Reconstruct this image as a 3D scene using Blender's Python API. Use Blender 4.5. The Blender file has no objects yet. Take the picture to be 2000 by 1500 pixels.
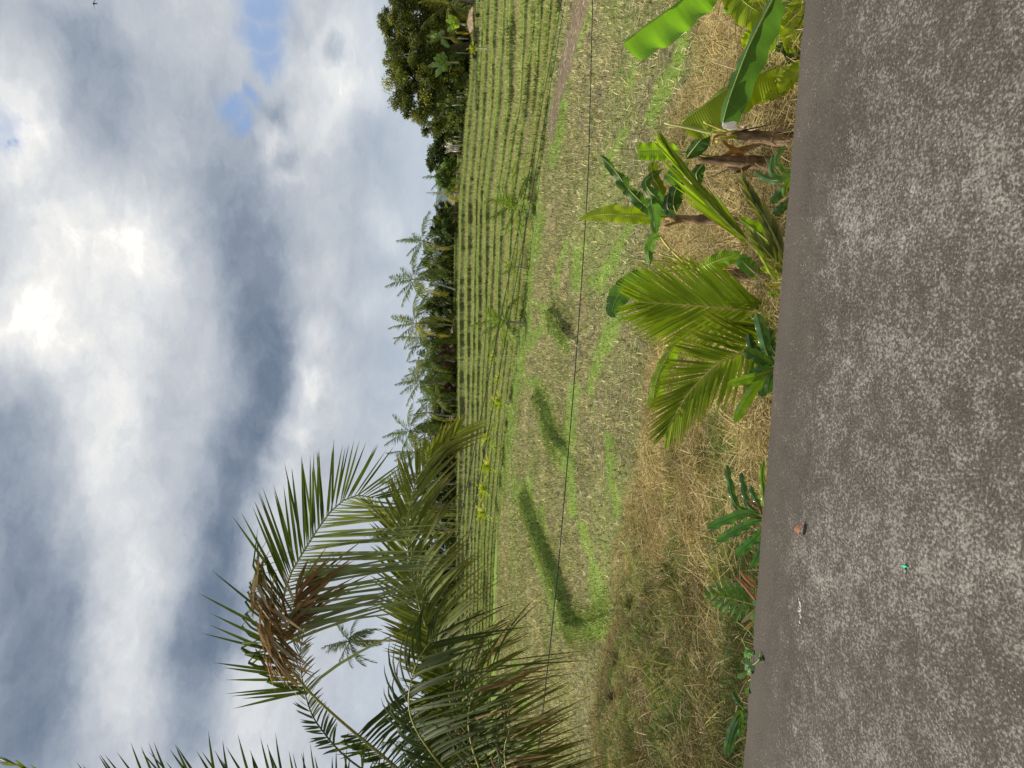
import bpy, bmesh, math, random
import numpy as np
from mathutils import Vector, Matrix

rng = np.random.default_rng(11)
random.seed(5)
scene = bpy.context.scene
COL = scene.collection
PI = math.pi

# ------------------------------------------------------------------ camera
CAM = np.array([0.0, 0.0, 1.6]); F = 1450.0; PITCH = math.radians(5.1)
FWD = np.array([0, math.cos(PITCH), -math.sin(PITCH)])
UP = np.array([0, math.sin(PITCH), math.cos(PITCH)])
RT = np.array([1.0, 0, 0])
cam = bpy.data.cameras.new('camera'); co = bpy.data.objects.new('camera', cam); COL.objects.link(co)
cam.sensor_fit = 'HORIZONTAL'; cam.sensor_width = 36; cam.lens = F / 2000 * 36
cam.clip_start = 0.05; cam.clip_end = 20000
m = Matrix.Identity(4)
for r in range(3):
    m[r][0] = -UP[r]; m[r][1] = RT[r]; m[r][2] = -FWD[r]; m[r][3] = CAM[r]
co.matrix_world = m
scene.camera = co

def ray(px, py):
    px = np.asarray(px, float); py = np.asarray(py, float)
    d = FWD * F + np.multiply.outer(750 - py, RT) - np.multiply.outer(px - 1000, UP)
    return d
def at(px, py, d):
    """point seen at photo pixel (px, py) at world depth Y = d"""
    r = ray(px, py)
    return CAM + r * (np.asarray(d, float) / r[..., 1])[..., None]
def on_z(px, py, z):
    r = ray(px, py)
    return CAM + r * ((z - CAM[2]) / r[..., 2])[..., None]
def proj(P):
    q = P - CAM
    w = q @ FWD
    return 1000 - (q @ UP) / w * F, 750 - (q @ RT) / w * F
def A(v): return np.array(v, float)
def nrm(v): return v / np.maximum(np.linalg.norm(v, axis=-1, keepdims=True), 1e-9)

# ------------------------------------------------------------------ noise
def vnoise(x, y, s=1.0, seed=0):
    x = np.asarray(x, float) / s + seed * 17.3; y = np.asarray(y, float) / s - seed * 9.1
    xi = np.floor(x); yi = np.floor(y); fx = x - xi; fy = y - yi
    fx = fx * fx * (3 - 2 * fx); fy = fy * fy * (3 - 2 * fy)
    def h(a, b):
        v = np.sin(a * 127.1 + b * 311.7 + seed * 74.7) * 43758.5453
        return v - np.floor(v)
    return (h(xi, yi) * (1 - fx) + h(xi + 1, yi) * fx) * (1 - fy) + (h(xi, yi + 1) * (1 - fx) + h(xi + 1, yi + 1) * fx) * fy
def fbm(x, y, s=1.0, seed=0, o=4):
    t = 0; a = .5; n = 0
    for k in range(o):
        t = t + a * vnoise(x, y, s / 2 ** k, seed + k); n += a; a *= .5
    return t / n
def sst(a, b, x):
    t = np.clip((x - a) / (b - a), 0, 1); return t * t * (3 - 2 * t)

# ------------------------------------------------------------------ mesh building
class MB:
    def __init__(s): s.v = []; s.f = []; s.c = []; s.uv = []; s.n = 0; s.smooth = True
    def add(s, v, faces, col=(1, 1, 1), uv=None):
        v = np.asarray(v, float).reshape(-1, 3); k = len(v)
        c = np.asarray(col, float)
        if c.ndim == 1: c = np.tile(c, (k, 1))
        s.v.append(v); s.c.append(c)
        s.uv.append(np.zeros((k, 2)) if uv is None else np.asarray(uv, float))
        for fa in (faces if isinstance(faces, list) else [faces]):
            fa = np.asarray(fa, int)
            if len(fa): s.f.append(fa + s.n)
        s.n += k
    def mesh(s, name):
        v = np.concatenate(s.v); c = np.concatenate(s.c); uv = np.concatenate(s.uv)
        me = bpy.data.meshes.new(name)
        me.vertices.add(len(v)); me.vertices.foreach_set('co', v.astype(np.float32).ravel())
        tot = np.concatenate([np.full(len(f), f.shape[1]) for f in s.f])
        idx = np.concatenate([f.ravel() for f in s.f])
        st = np.concatenate([[0], np.cumsum(tot)[:-1]])
        me.loops.add(len(idx)); me.loops.foreach_set('vertex_index', idx.astype(np.int32))
        me.polygons.add(len(tot)); me.polygons.foreach_set('loop_start', st.astype(np.int32))
        me.polygons.foreach_set('use_smooth', np.full(len(tot), s.smooth))
        me.update(calc_edges=True)
        a = me.attributes.new('Col', 'FLOAT_COLOR', 'POINT')
        a.data.foreach_set('color', np.concatenate([c, np.ones((len(c), 1))], 1).astype(np.float32).ravel())
        b = me.attributes.new('LeafUV', 'FLOAT2', 'POINT')
        b.data.foreach_set('vector', uv.astype(np.float32).ravel())
        me.validate()
        return me
    def build(s, name, mat, parent=None, **kw):
        me = s.mesh(name); me.materials.append(mat)
        o = bpy.data.objects.new(name, me); COL.objects.link(o)
        if parent is not None:
            o.parent = parent
            o.matrix_parent_inverse = parent.matrix_basis.inverted()
        tag(o, **kw)
        return o
def tag(o, label=None, cat=None, group=None, kind=None):
    if label: o['label'] = label
    if cat: o['category'] = cat
    if group: o['group'] = group
    if kind: o['kind'] = kind
    return o
def empty(name, loc, label, cat, group=None):
    o = bpy.data.objects.new(name, None); COL.objects.link(o)
    o.location = Vector([float(a) for a in loc]); o.empty_display_size = .2
    bpy.context.view_layer.update()
    return tag(o, label, cat, group)

def spline(P, n):
    P = np.asarray(P, float)
    if len(P) == 2: return P[0] + (P[1] - P[0]) * np.linspace(0, 1, n)[:, None]
    d = np.concatenate([[0], np.cumsum(np.linalg.norm(np.diff(P, axis=0), axis=1))]); d /= d[-1]
    E = np.vstack([2 * P[0] - P[1], P, 2 * P[-1] - P[-2]])
    out = []
    for t in np.linspace(0, 1, n):
        i = min(np.searchsorted(d, t, side='right') - 1, len(P) - 2); i = max(i, 0)
        u = (t - d[i]) / (d[i + 1] - d[i])
        a, b, c, e = E[i], E[i + 1], E[i + 2], E[i + 3]
        out.append(.5 * ((2 * b) + (c - a) * u + (2 * a - 5 * b + 4 * c - e) * u * u + (3 * b - a - 3 * c + e) * u ** 3))
    return np.array(out)
def tangents(C): return nrm(np.gradient(C, axis=0))
def tube(mb, C, R, col=(1, 1, 1), k=8, jit=0):
    C = np.asarray(C, float); n = len(C); R = np.broadcast_to(np.asarray(R, float), (n,))
    T = tangents(C); ref = A([.13, .31, .94])
    if abs(nrm(T.mean(0)) @ ref) > .9: ref = A([.9, .2, .1])
    U = nrm(np.cross(T, ref)); W = np.cross(T, U)
    a = np.linspace(0, 2 * PI, k, endpoint=False)
    rr = R[:, None] * (1 + jit * (rng.random((n, k)) - .5))
    V = C[:, None] + rr[..., None] * (np.cos(a)[None, :, None] * U[:, None] + np.sin(a)[None, :, None] * W[:, None])
    i = np.arange(n - 1)[:, None] * k; j = np.arange(k)[None]; j2 = (j + 1) % k
    q = np.stack([i + j, i + j2, i + k + j2, i + k + j], -1).reshape(-1, 4)
    L = np.concatenate([[0], np.cumsum(np.linalg.norm(np.diff(C, axis=0), axis=1))])
    uv = np.stack(np.broadcast_arrays(L[:, None], (a / (2 * PI))[None]), -1).reshape(-1, 2)
    c = np.asarray(col, float)
    if c.ndim == 2: c = np.repeat(c, k, 0)
    mb.add(V, [q, np.arange(k)[None, ::-1], (np.arange(k) + (n - 1) * k)[None]], c, uv)

grass_prof = lambda t: np.interp(t, [0, .3, 1], [.7, 1, .05])
leaflet_prof = lambda t: np.interp(t, [0, .06, .25, .6, .85, 1], [.35, .75, 1, .85, .45, .03])
def blades(mb, P, D, S, L, W, col, droop=0., segs=3, prof=grass_prof, D2=None, tk=.6, fold=0., tipcol=None):
    n = len(P); L = np.broadcast_to(L, (n,))[:, None]; W = np.broadcast_to(W, (n,))[:, None]
    droop = np.broadcast_to(droop, (n,))[:, None]
    D = nrm(D); S = nrm(S - (S * D).sum(1, keepdims=True) * D); N = np.cross(D, S)
    k = 3 if fold else 2
    V = np.zeros((n, segs + 1, k, 3)); UV = np.zeros((n, segs + 1, k, 2)); CC = np.zeros((n, segs + 1, k, 3))
    col = np.broadcast_to(np.asarray(col, float), (n, 3))
    for i, t in enumerate(np.linspace(0, 1, segs + 1)):
        if D2 is None: c = P + D * L * t
        else: c = P + D * L * min(t, tk) + D2 * L * max(0, t - tk)
        c = c - A([0, 0, 1]) * droop * L * t * t
        w = W * float(prof(t)) * .5
        if k == 2: V[:, i, 0] = c - S * w; V[:, i, 1] = c + S * w
        else:
            V[:, i, 0] = c - S * w; V[:, i, 1] = c - N * w * fold; V[:, i, 2] = c + S * w
        UV[:, i, :, 0] = t; UV[:, i, :, 1] = np.linspace(0, 1, k)
        cc = col if tipcol is None else col + (np.asarray(tipcol, float) - col) * max(0, (t - .55) / .45) ** 1.2
        CC[:, i] = cc[:, None]
    b = np.arange(n)[:, None, None] * (segs + 1) * k + np.arange(segs)[None, :, None] * k + np.arange(k - 1)[None, None]
    q = np.stack([b, b + 1, b + 1 + k, b + k], -1).reshape(-1, 4)
    mb.add(V.reshape(-1, 3), q, CC.reshape(-1, 3), UV.reshape(-1, 2))

# ------------------------------------------------------------------ materials
def nodes(name):
    mt = bpy.data.materials.new(name); mt.use_nodes = True
    nt = mt.node_tree; nt.nodes.clear()
    out = nt.nodes.new('ShaderNodeOutputMaterial')
    return mt, nt, out
def N(nt, t, **kw):
    n = nt.nodes.new(t)
    for k, v in kw.items():
        if k.startswith('i_'):
            key = k[2:]; key = int(key) if key.isdigit() else key.replace('_', ' ')
            n.inputs[key].default_value = v
        else: setattr(n, k, v)
    return n
def ramp(nt, fac, stops):
    r = nt.nodes.new('ShaderNodeValToRGB'); e = r.color_ramp.elements
    while len(e) < len(stops): e.new(.5)
    for el, (p, c) in zip(e, stops):
        el.position = p; el.color = (*c, 1) if len(c) == 3 else c
    nt.links.new(fac, r.inputs[0]); return r.outputs[0]
def mix(nt, fac, a, b, mode='MIX'):
    n = nt.nodes.new('ShaderNodeMix'); n.data_type = 'RGBA'; n.blend_type = mode
    for sock, v in ((n.inputs[0], fac), (n.inputs[6], a), (n.inputs[7], b)):
        if hasattr(v, 'is_linked') or isinstance(v, bpy.types.NodeSocket): nt.links.new(v, sock)
        else: sock.default_value = v if not isinstance(v, tuple) else (*v, 1)[:4]
    return n.outputs[2]
def mth(nt, op, a, b=None, clamp=False):
    n = nt.nodes.new('ShaderNodeMath'); n.operation = op; n.use_clamp = clamp
    for s, v in zip(n.inputs, (a, b)):
        if v is None: continue
        if isinstance(v, bpy.types.NodeSocket): nt.links.new(v, s)
        else: s.default_value = v
    return n.outputs[0]
def noise(nt, vec, scale, detail=4, rough=.55, dist=0):
    n = N(nt, 'ShaderNodeTexNoise', i_Scale=scale, i_Detail=detail, i_Roughness=rough, i_Distortion=dist)
    if vec is not None: nt.links.new(vec, n.inputs['Vector'])
    return n.outputs[0]
def objcoord(nt): return N(nt, 'ShaderNodeTexCoord').outputs['Object']
def mapping(nt, vec, sc):
    n = N(nt, 'ShaderNodeMapping'); n.inputs['Scale'].default_value = sc
    nt.links.new(vec, n.inputs['Vector']); return n.outputs[0]

def leaf_mat(name, trans=.35, rough=.45, var=.25, vein=0., tcol=(1.25, 1.3, .55), spec=.4, nscale=6):
    mt, nt, out = nodes(name)
    at_ = N(nt, 'ShaderNodeAttribute', attribute_name='Col').outputs['Color']
    oc = objcoord(nt)
    f = noise(nt, oc, nscale, 4)
    c = mix(nt, 1.0, at_, ramp(nt, f, [(.25, (1 - var,) * 3), (.75, (1 + var,) * 3)]), 'MULTIPLY')
    bsdf = N(nt, 'ShaderNodeBsdfPrincipled', i_Roughness=rough)
    bsdf.inputs['Specular IOR Level'].default_value = spec
    if vein:
        uv = N(nt, 'ShaderNodeAttribute', attribute_name='LeafUV').outputs['Vector']
        wv = N(nt, 'ShaderNodeTexWave', i_Scale=vein, i_Distortion=1.2, i_Detail=2)
        wv.inputs['Detail Scale'].default_value = 1.0
        nt.links.new(uv, wv.inputs['Vector'])
        c = mix(nt, 1.0, c, ramp(nt, wv.outputs['Fac'], [(0, (.86, .87, .8)), (1, (1.08, 1.06, 1.05))]), 'MULTIPLY')
        bp = N(nt, 'ShaderNodeBump', i_Strength=.25, i_Distance=.01)
        nt.links.new(wv.outputs['Fac'], bp.inputs['Height']); nt.links.new(bp.outputs[0], bsdf.inputs['Normal'])
    nt.links.new(c, bsdf.inputs['Base Color'])
    if trans:
        tr = N(nt, 'ShaderNodeBsdfTranslucent')
        nt.links.new(mix(nt, 1.0, c, tcol, 'MULTIPLY'), tr.inputs['Color'])
        ms = N(nt, 'ShaderNodeMixShader'); ms.inputs[0].default_value = trans
        nt.links.new(bsdf.outputs[0], ms.inputs[1]); nt.links.new(tr.outputs[0], ms.inputs[2])
        nt.links.new(ms.outputs[0], out.inputs[0])
    else: nt.links.new(bsdf.outputs[0], out.inputs[0])
    return mt
def plain(name, rough=.8, nscale=20, var=.35, bump=.3, spec=.3, sc=(1, 1, 1)):
    mt, nt, out = nodes(name)
    at_ = N(nt, 'ShaderNodeAttribute', attribute_name='Col').outputs['Color']
    f = noise(nt, mapping(nt, objcoord(nt), sc), nscale, 6, .6)
    c = mix(nt, 1.0, at_, ramp(nt, f, [(.3, (1 - var,) * 3), (.7, (1 + var,) * 3)]), 'MULTIPLY')
    b = N(nt, 'ShaderNodeBsdfPrincipled', i_Roughness=rough); b.inputs['Specular IOR Level'].default_value = spec
    nt.links.new(c, b.inputs['Base Color'])
    bp = N(nt, 'ShaderNodeBump', i_Strength=bump, i_Distance=.02); nt.links.new(f, bp.inputs['Height'])
    nt.links.new(bp.outputs[0], b.inputs['Normal']); nt.links.new(b.outputs[0], out.inputs[0])
    return mt

M = dict(
    frond=leaf_mat('palm_leaf', .36, .6, .26, spec=.2),
    farfrond=leaf_mat('palm_leaf_far', .34, .55, .25, nscale=1.5, spec=.2),
    banana=leaf_mat('banana_leaf', .45, .42, .2, vein=20., spec=.45, nscale=5),
    herb=leaf_mat('herb_leaf', .22, .24, .22, spec=.8, nscale=12),
    grass=leaf_mat('grass_blade', .18, .7, .3, nscale=2.2, spec=.15),
    crown=leaf_mat('tree_leaf', .26, .6, .3, nscale=.5, spec=.2),
    straw=leaf_mat('dead_leaf', .2, .75, .3, tcol=(1.1, .9, .6), spec=.15),
    stalk=plain('leaf_stalk', .5, 30, .25, .1),
    bark=plain('palm_bark', .9, 12, .4, .6, .1, (1, 1, 4)),
    sheath=plain('dry_sheath', .85, 18, .5, .6, .1, (3, 3, .6)),
    misc=plain('matte_surface', .7, 40, .15, .1),
    cable=plain('cable_rubber', .5, 10, .1, 0),
)
# ------------------------------------------------------------------ light and sky
SUN = A([-.60, .30, 1.0]); SUN /= np.linalg.norm(SUN)
sl = bpy.data.lights.new('sun', 'SUN'); sl.energy = 4.8; sl.angle = math.radians(.6); sl.color = (1, .94, .84)
so = bpy.data.objects.new('sun', sl); COL.objects.link(so)
so.rotation_euler = Vector(SUN).to_track_quat('Z', 'Y').to_euler()

def lin(*c): return tuple((x / 255 / 12.92 if x <= 10 else ((x / 255 + .055) / 1.055) ** 2.4) for x in c)
def sky():
    w = bpy.data.worlds.new('World'); scene.world = w; w.use_nodes = True
    nt = w.node_tree; nt.nodes.clear(); out = nt.nodes.new('ShaderNodeOutputWorld')
    D = N(nt, 'ShaderNodeTexCoord').outputs['Generated']
    def vm(op, a, b=None):
        n = nt.nodes.new('ShaderNodeVectorMath'); n.operation = op
        for s, v in zip(n.inputs, (a, b)):
            if v is None: continue
            if isinstance(v, bpy.types.NodeSocket): nt.links.new(v, s)
            else: s.default_value = v
        return n.outputs['Value'] if op in ('DISTANCE', 'LENGTH') else n.outputs[0]
    def ncol(vec, sc, det, ro=.55):
        n = N(nt, 'ShaderNodeTexNoise', i_Scale=sc, i_Detail=det, i_Roughness=ro); nt.links.new(vec, n.inputs['Vector'])
        return n
    st = mapping(nt, D, (1, 1, 1.9))
    n1 = ncol(st, 4.0, 2); n2 = ncol(st, 13, 5, .6)
    def off(n, a): return vm('MULTIPLY', vm('SUBTRACT', n.outputs['Color'], (.5, .5, .5)), (a, a, a * .7))
    W = vm('ADD', vm('ADD', D, off(n1, .055)), off(n2, .075))
    B = []
    def ch(*l): B.extend(l)
    # heavy dark bank across the middle of the cloud deck
    ch((455,300,120,-.20),(475,400,125,-.28),(490,500,125,-.33),(525,600,115,-.38),(528,700,105,-.45),(508,800,105,-.46),(482,900,105,-.45),(458,1000,105,-.42),(445,1100,100,-.48),(418,1200,100,-.46),(392,1300,100,-.42),(372,1420,100,-.36))
    ch((180,40,130,-.20),(205,170,130,-.26),(235,270,90,-.12),(400,190,70,-.14),(545,225,45,-.25),(330,20,90,.05))
    ch((20,800,130,-.26),(20,930,130,-.28),(40,1060,140,-.30),(60,1190,140,-.30),(60,1320,140,-.32),(60,1450,140,-.34))
    ch((15,200,130,.26),(40,330,130,.25),(15,640,130,.28),(110,540,150,.22),(190,440,130,.16),(300,490,110,.30),(290,600,110,.22),(170,700,140,.20),(200,830,120,.24),(300,740,100,.06),(210,960,110,.20),(225,1090,110,.20),(235,1230,110,.18),(250,1370,110,.14),(425,1370,90,.24),(480,1300,80,.2),(500,1440,90,.2))
    ch((690,70,90,.26),(640,160,90,.20),(705,170,70,.20),(530,285,45,.32),(556,340,45,.28),(625,260,70,.20),(590,560,80,.22),(605,650,60,.34),(600,740,60,.40),(572,830,60,.38),(550,920,65,.30),(525,1010,75,.22),(505,1100,70,.22),(735,430,60,.12),(720,590,60,.08))
    ch((560,315,35,-.35),(662,95,34,-.42),(735,320,90,-.18),(690,440,70,-.16),(705,540,70,-.14),(672,640,60,-.13),(650,520,70,-.02),(745,700,90,-.10),(680,880,80,-.10),(750,230,60,-.14))
    acc = None
    for px, py, R, wt in B:
        c = nrm(ray(px, py)); d = vm('DISTANCE', W, tuple(float(x) for x in c))
        mr = N(nt, 'ShaderNodeMapRange'); mr.interpolation_type = 'SMOOTHSTEP'
        nt.links.new(d, mr.inputs[0]); mr.inputs[1].default_value = 0; mr.inputs[2].default_value = R / F * 1.12
        mr.inputs[3].default_value = wt; mr.inputs[4].default_value = 0
        acc = mr.outputs[0] if acc is None else mth(nt, 'ADD', acc, mr.outputs[0])
    W2 = mapping(nt, W, (1, 1, 1.7))
    det = mth(nt, 'ADD', mth(nt, 'MULTIPLY', mth(nt, 'SUBTRACT', ncol(W2, 7.5, 9, .58).outputs[0], .5), .44), mth(nt, 'MULTIPLY', mth(nt, 'SUBTRACT', ncol(W2, 20, 8, .66).outputs[0], .5), .38))
    g = mth(nt, 'ADD', mth(nt, 'ADD', acc, det), .59, True)
    cl = ramp(nt, g, [(0, lin(99,112,131)), (.18, lin(122,133,149)), (.36, lin(147,156,168)), (.62, lin(176,181,188)), (.8, lin(198,201,204)), (.94, lin(219,218,216)), (1, lin(236,233,229))])
    # gaps of blue
    bl = None
    for px, py, R in ((515,15,44),(510,75,40),(525,125,36),(450,212,28),(462,244,26),(488,205,20),(5,285,16),(-60,250,60)):
        d = vm('DISTANCE', W, tuple(float(x) for x in nrm(ray(px, py))))
        mr = N(nt, 'ShaderNodeMapRange'); mr.interpolation_type = 'SMOOTHSTEP'; nt.links.new(d, mr.inputs[0])
        mr.inputs[1].default_value = R / F * .15; mr.inputs[2].default_value = R / F * 1.45
        mr.inputs[3].default_value = .82; mr.inputs[4].default_value = 0
        bl = mr.outputs[0] if bl is None else mth(nt, 'MAXIMUM', bl, mr.outputs[0])
    # low haze towards the horizon
    sep = N(nt, 'ShaderNodeSeparateXYZ'); nt.links.new(D, sep.inputs[0])
    hz = N(nt, 'ShaderNodeMapRange'); nt.links.new(sep.outputs[2], hz.inputs[0])
    hz.inputs[1].default_value = 0.0; hz.inputs[2].default_value = .16; hz.inputs[3].default_value = .6; hz.inputs[4].default_value = 0
    cl = mix(nt, hz.outputs[0], cl, (*lin(176,190,204), 1))
    sk = N(nt, 'ShaderNodeTexSky'); sk.sky_type = 'NISHITA'; sk.sun_disc = False
    sk.sun_elevation = math.asin(SUN[2]); sk.sun_rotation = math.atan2(SUN[0], SUN[1]); sk.air_density = 1.2
    bg1 = N(nt, 'ShaderNodeBackground', i_Strength=.1); nt.links.new(sk.outputs[0], bg1.inputs[0])
    blue = mix(nt, .8, sk.outputs[0], (*(x / .1 for x in lin(128,158,204)), 1))
    bgb = N(nt, 'ShaderNodeBackground', i_Strength=.09); nt.links.new(blue, bgb.inputs[0])
    bg2 = N(nt, 'ShaderNodeBackground', i_Strength=1.0); nt.links.new(cl, bg2.inputs[0])
    ms = N(nt, 'ShaderNodeMixShader'); nt.links.new(mth(nt, 'SUBTRACT', 1, bl), ms.inputs[0])
    nt.links.new(bgb.outputs[0], ms.inputs[1]); nt.links.new(bg2.outputs[0], ms.inputs[2])
    nt.links.new(ms.outputs[0], out.inputs[0])
    w.cycles.sampling_method = 'MANUAL'; w.cycles.sample_map_resolution = 512
sky()
scene.view_settings.view_transform = 'Standard'; scene.view_settings.look = 'None'
scene.view_settings.exposure = 0.34; scene.view_settings.gamma = 1

# ------------------------------------------------------------------ terrain
e0 = on_z(1447, 1500, 0.); e1 = on_z(1567, 0, 0.)
SLOPE = (e1[1] - e0[1]) / (e1[0] - e0[0]); Y0 = e0[1] - SLOPE * e0[0]
def yedge(x): return Y0 + SLOPE * x
ZF = -4.0
_fp = A([-900, -300, 0, 200, 400, 600, 800, 1000, 1200, 1400, 1700, 2300])
_fx = A([1440, 1400, 1378, 1345, 1305, 1275, 1258, 1235, 1195, 1165, 1150, 1140])
_fd = on_z(_fx, _fp, ZF)
_az = _fd[:, 0] / _fd[:, 1]; _o = np.argsort(_az)
def bank_end(x, y):
    return np.interp(np.asarray(x) / np.maximum(y, 1), _az[_o], _fd[_o, 1])
# field steps: lip polylines (photo pixel), upper side lies further away / to the left
STEPS = [[(1012,955),(1030,1010),(1052,1060),(1080,1120),(1098,1180),(1106,1218),(1135,1228),(1172,1200)],
         [(1034,770),(1046,785),(1056,800),(1063,825),(1071,850),(1090,878)],
         [(1060,603),(1073,612),(1084,628),(1100,655)]]
SW = [np.array([on_z(a, b, ZF + .45)[:2] for a, b in s]) for s in STEPS]
def polydist(x, y, P):
    best = np.full(np.shape(x), 1e9); sgn = np.zeros(np.shape(x)); tt = np.zeros(np.shape(x))
    seg = np.linalg.norm(np.diff(P, axis=0), axis=1); cum = np.concatenate([[0], np.cumsum(seg)])
    for i in range(len(P) - 1):
        a, b = P[i], P[i + 1]; d = b - a; L2 = d @ d
        t = np.clip(((x - a[0]) * d[0] + (y - a[1]) * d[1]) / L2, 0, 1)
        qx = x - a[0] - t * d[0]; qy = y - a[1] - t * d[1]; r = np.hypot(qx, qy)
        c = d[0] * (y - a[1]) - d[1] * (x - a[0])
        mk = r < best; best = np.where(mk, r, best); sgn = np.where(mk, -np.sign(c), sgn); tt = np.where(mk, cum[i] + t * seg[i], tt)
    return best, sgn, tt / cum[-1], cum[-1]
def terrain(x, y):
    """height of the bank and of the lower field"""
    x = np.asarray(x, float); y = np.asarray(y, float)
    e = y - yedge(x); be = np.maximum(bank_end(x, y) - yedge(x), 4)
    q = e / be
    z = np.interp(q, [-1, 0, .012, .05, .15, .4, .72, .93, 1, 9], [-.35, -.3, -.4, -.62, -1.1, -2.05, -3.15, -3.85, -4.0, -4.0])
    bk = sst(.03, .2, q) * (1 - sst(.9, 1.05, q))
    left = sst(.05, -.25, x / np.maximum(y, 1)) if False else sst(.05, .35, -x / np.maximum(y, 1))
    z = z + bk * ((.9 + 1.1 * left) * (fbm(x, y, 2.6, 3) - .5) + (.25 + .3 * left) * (fbm(x, y, .8, 8) - .5) - .25 * left)
    fl = sst(.95, 1.1, q)
    z = z + fl * .12 * (fbm(x, y, 1.3, 5) - .5)
    for k, P in enumerate(SW):
        r, s, t, L = polydist(x, y, P)
        if k == 0: amp = .44 * sst(-.02, .06, t)
        else: amp = (.36, .30)[k - 1] * sst(0, .12, t) * (1 - sst(.95, 1, t) * .3)
        up = np.exp(-r / (9 if k == 0 else 4.5)) * (1 + .25 * np.exp(-(r / .5) ** 2))
        r2 = r + .16 * (fbm(x, y, .7, 13) - .5)
        h = np.where(s > 0, up, 1.25 * (1 - sst(0, .20, r2)))
        z = z + fl * amp * h
    return z
def capsule(px, py, x1, y1, x2, y2, w):
    dx, dy = x2 - x1, y2 - y1
    t = np.clip(((px - x1) * dx + (py - y1) * dy) / (dx * dx + dy * dy), 0, 1)
    return np.hypot(px - x1 - t * dx, (py - y1 - t * dy)) / w
# grassy streaks of the lower field and the bare earth track (photo pixels of the places)
GREEN = [(1030,640,1048,300,12),(1060,420,1040,520,9),(1000,800,1030,640,14),(985,900,1000,800,14),(975,960,985,900,12),(960,1100,975,960,10),(950,1500,960,1100,14),
         (1045,750,1100,905,17),(1062,600,1105,680,14),(1108,905,1112,1000,10),(1118,760,1106,900,12),(1197,640,1150,760,12),(1230,560,1197,640,10),
         (1020,950,1110,1230,22),(1110,1230,1165,1225,24),(1160,1130,1175,1230,18),(1130,1030,1160,1130,10),
         (1165,560,1212,480,11),(1212,480,1262,400,9),(1275,230,1318,130,16),(1318,130,1345,20,14),(1318,130,1290,190,18),
         (1110,110,1086,240,9),(1150,20,1120,100,8),(1100,200,1075,330,8),(1125,560,1138,480,9),(1080,560,1110,480,8),(1020,700,1060,640,9),
         (1190,850,1205,1000,8),(1010,1300,1030,1480,9),(1245,1010,1262,1120,14),(1225,1060,1250,1160,10),(1035,1430,1060,1500,9),(1180,330,1215,250,7),(1225,160,1255,90,7)]
TRACK = [(1142,-60,15),(1137,0,14),(1131,25,13),(1117,82,12),(1101,140,10),(1090,190,9),(1081,237,6),(1077,275,3)]
def zones(P):
    px, py = proj(P)
    jx = px + 26 * (fbm(P[:, 0], P[:, 1], 2.2, 21) - .5); jy = py + 40 * (fbm(P[:, 0], P[:, 1], 2.2, 31) - .5)
    g = np.zeros(len(px))
    for c in GREEN: g = np.maximum(g, 1 - sst(.55, 1.35, capsule(jx, jy, *c)))
    tr = np.zeros(len(px))
    for a, b in zip(TRACK[:-1], TRACK[1:]):
        w = (a[2] + b[2]) / 2
        tr = np.maximum(tr, 1 - sst(.8, 1.1, capsule(px + 14 * (fbm(P[:, 0], P[:, 1], 1.6, 4) - .5), py + 6 * (fbm(P[:, 0], P[:, 1], 1.5, 4) - .5), a[0], a[1], b[0], b[1], w)))
    x, y = P[:, 0], P[:, 1]
    q = (y - yedge(x)) / np.maximum(bank_end(x, y) - yedge(x), 4)
    st = 1 - sst(.9, 1.06, q + .12 * (fbm(x, y, 2.5, 9) - .5))
    for P_ in SW:
        r, sg, t_, L_ = polydist(x, y, P_)
        fc = np.where(sg < 0, 1 - sst(.2, .42, r), 0) * sst(0, .05, t_) * .0
        tr = np.maximum(tr, fc)
    g = g * (1 - tr)
    patch = sst(.52, .68, fbm(x, y, 6, 40)) * .35
    g = np.clip(g + patch * (1 - tr), 0, 1)
    return g, tr, st

def ground_mat():
    mt, nt, out = nodes('field_soil')
    z = N(nt, 'ShaderNodeSeparateColor'); nt.links.new(N(nt, 'ShaderNodeAttribute', attribute_name='Col').outputs['Color'], z.inputs[0])
    oc = objcoord(nt)
    n1 = noise(nt, oc, 5.5, 7, .68); n2 = noise(nt, oc, 1.1, 5, .6); n3 = noise(nt, mapping(nt, oc, (1, 1, .3)), 14, 5, .7); n4 = noise(nt, oc, .25, 3)
    stub = ramp(nt, n1, [(.34, (.035, .030, .020)), (.48, (.11, .092, .052)), (.60, (.23, .195, .110)), (.76, (.40, .34, .205))])
    stub = mix(nt, mth(nt, 'MULTIPLY', ramp(nt, n2, [(.38, (0, 0, 0)), (.58, (1, 1, 1))]), .62), stub, (.12, .145, .042, 1))
    grn = ramp(nt, n3, [(.3, (.060, .090, .018)), (.5, (.14, .21, .038)), (.72, (.24, .30, .065))])
    soil = ramp(nt, n1, [(.3, (.050, .038, .026)), (.5, (.135, .102, .066)), (.7, (.27, .22, .155))])
    strw = ramp(nt, n3, [(.3, (.060, .045, .020)), (.5, (.18, .130, .058)), (.7, (.33, .25, .115))])
    c = mix(nt, z.outputs[2], stub, strw)
    c = mix(nt, z.outputs[0], c, grn); c = mix(nt, z.outputs[1], c, soil)
    c = mix(nt, 1.0, c, ramp(nt, n4, [(.35, (.85, .85, .85)), (.65, (1.12, 1.12, 1.12))]), 'MULTIPLY')
    b = N(nt, 'ShaderNodeBsdfPrincipled', i_Roughness=.95); b.inputs['Specular IOR Level'].default_value = .1
    nt.links.new(c, b.inputs['Base Color'])
    bp = N(nt, 'ShaderNodeBump', i_Strength=.9, i_Distance=.08); nt.links.new(n1, bp.inputs['Height']); nt.links.new(bp.outputs[0], b.inputs['Normal'])
    nt.links.new(b.outputs[0], out.inputs[0]); return mt
M['ground'] = ground_mat()
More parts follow.
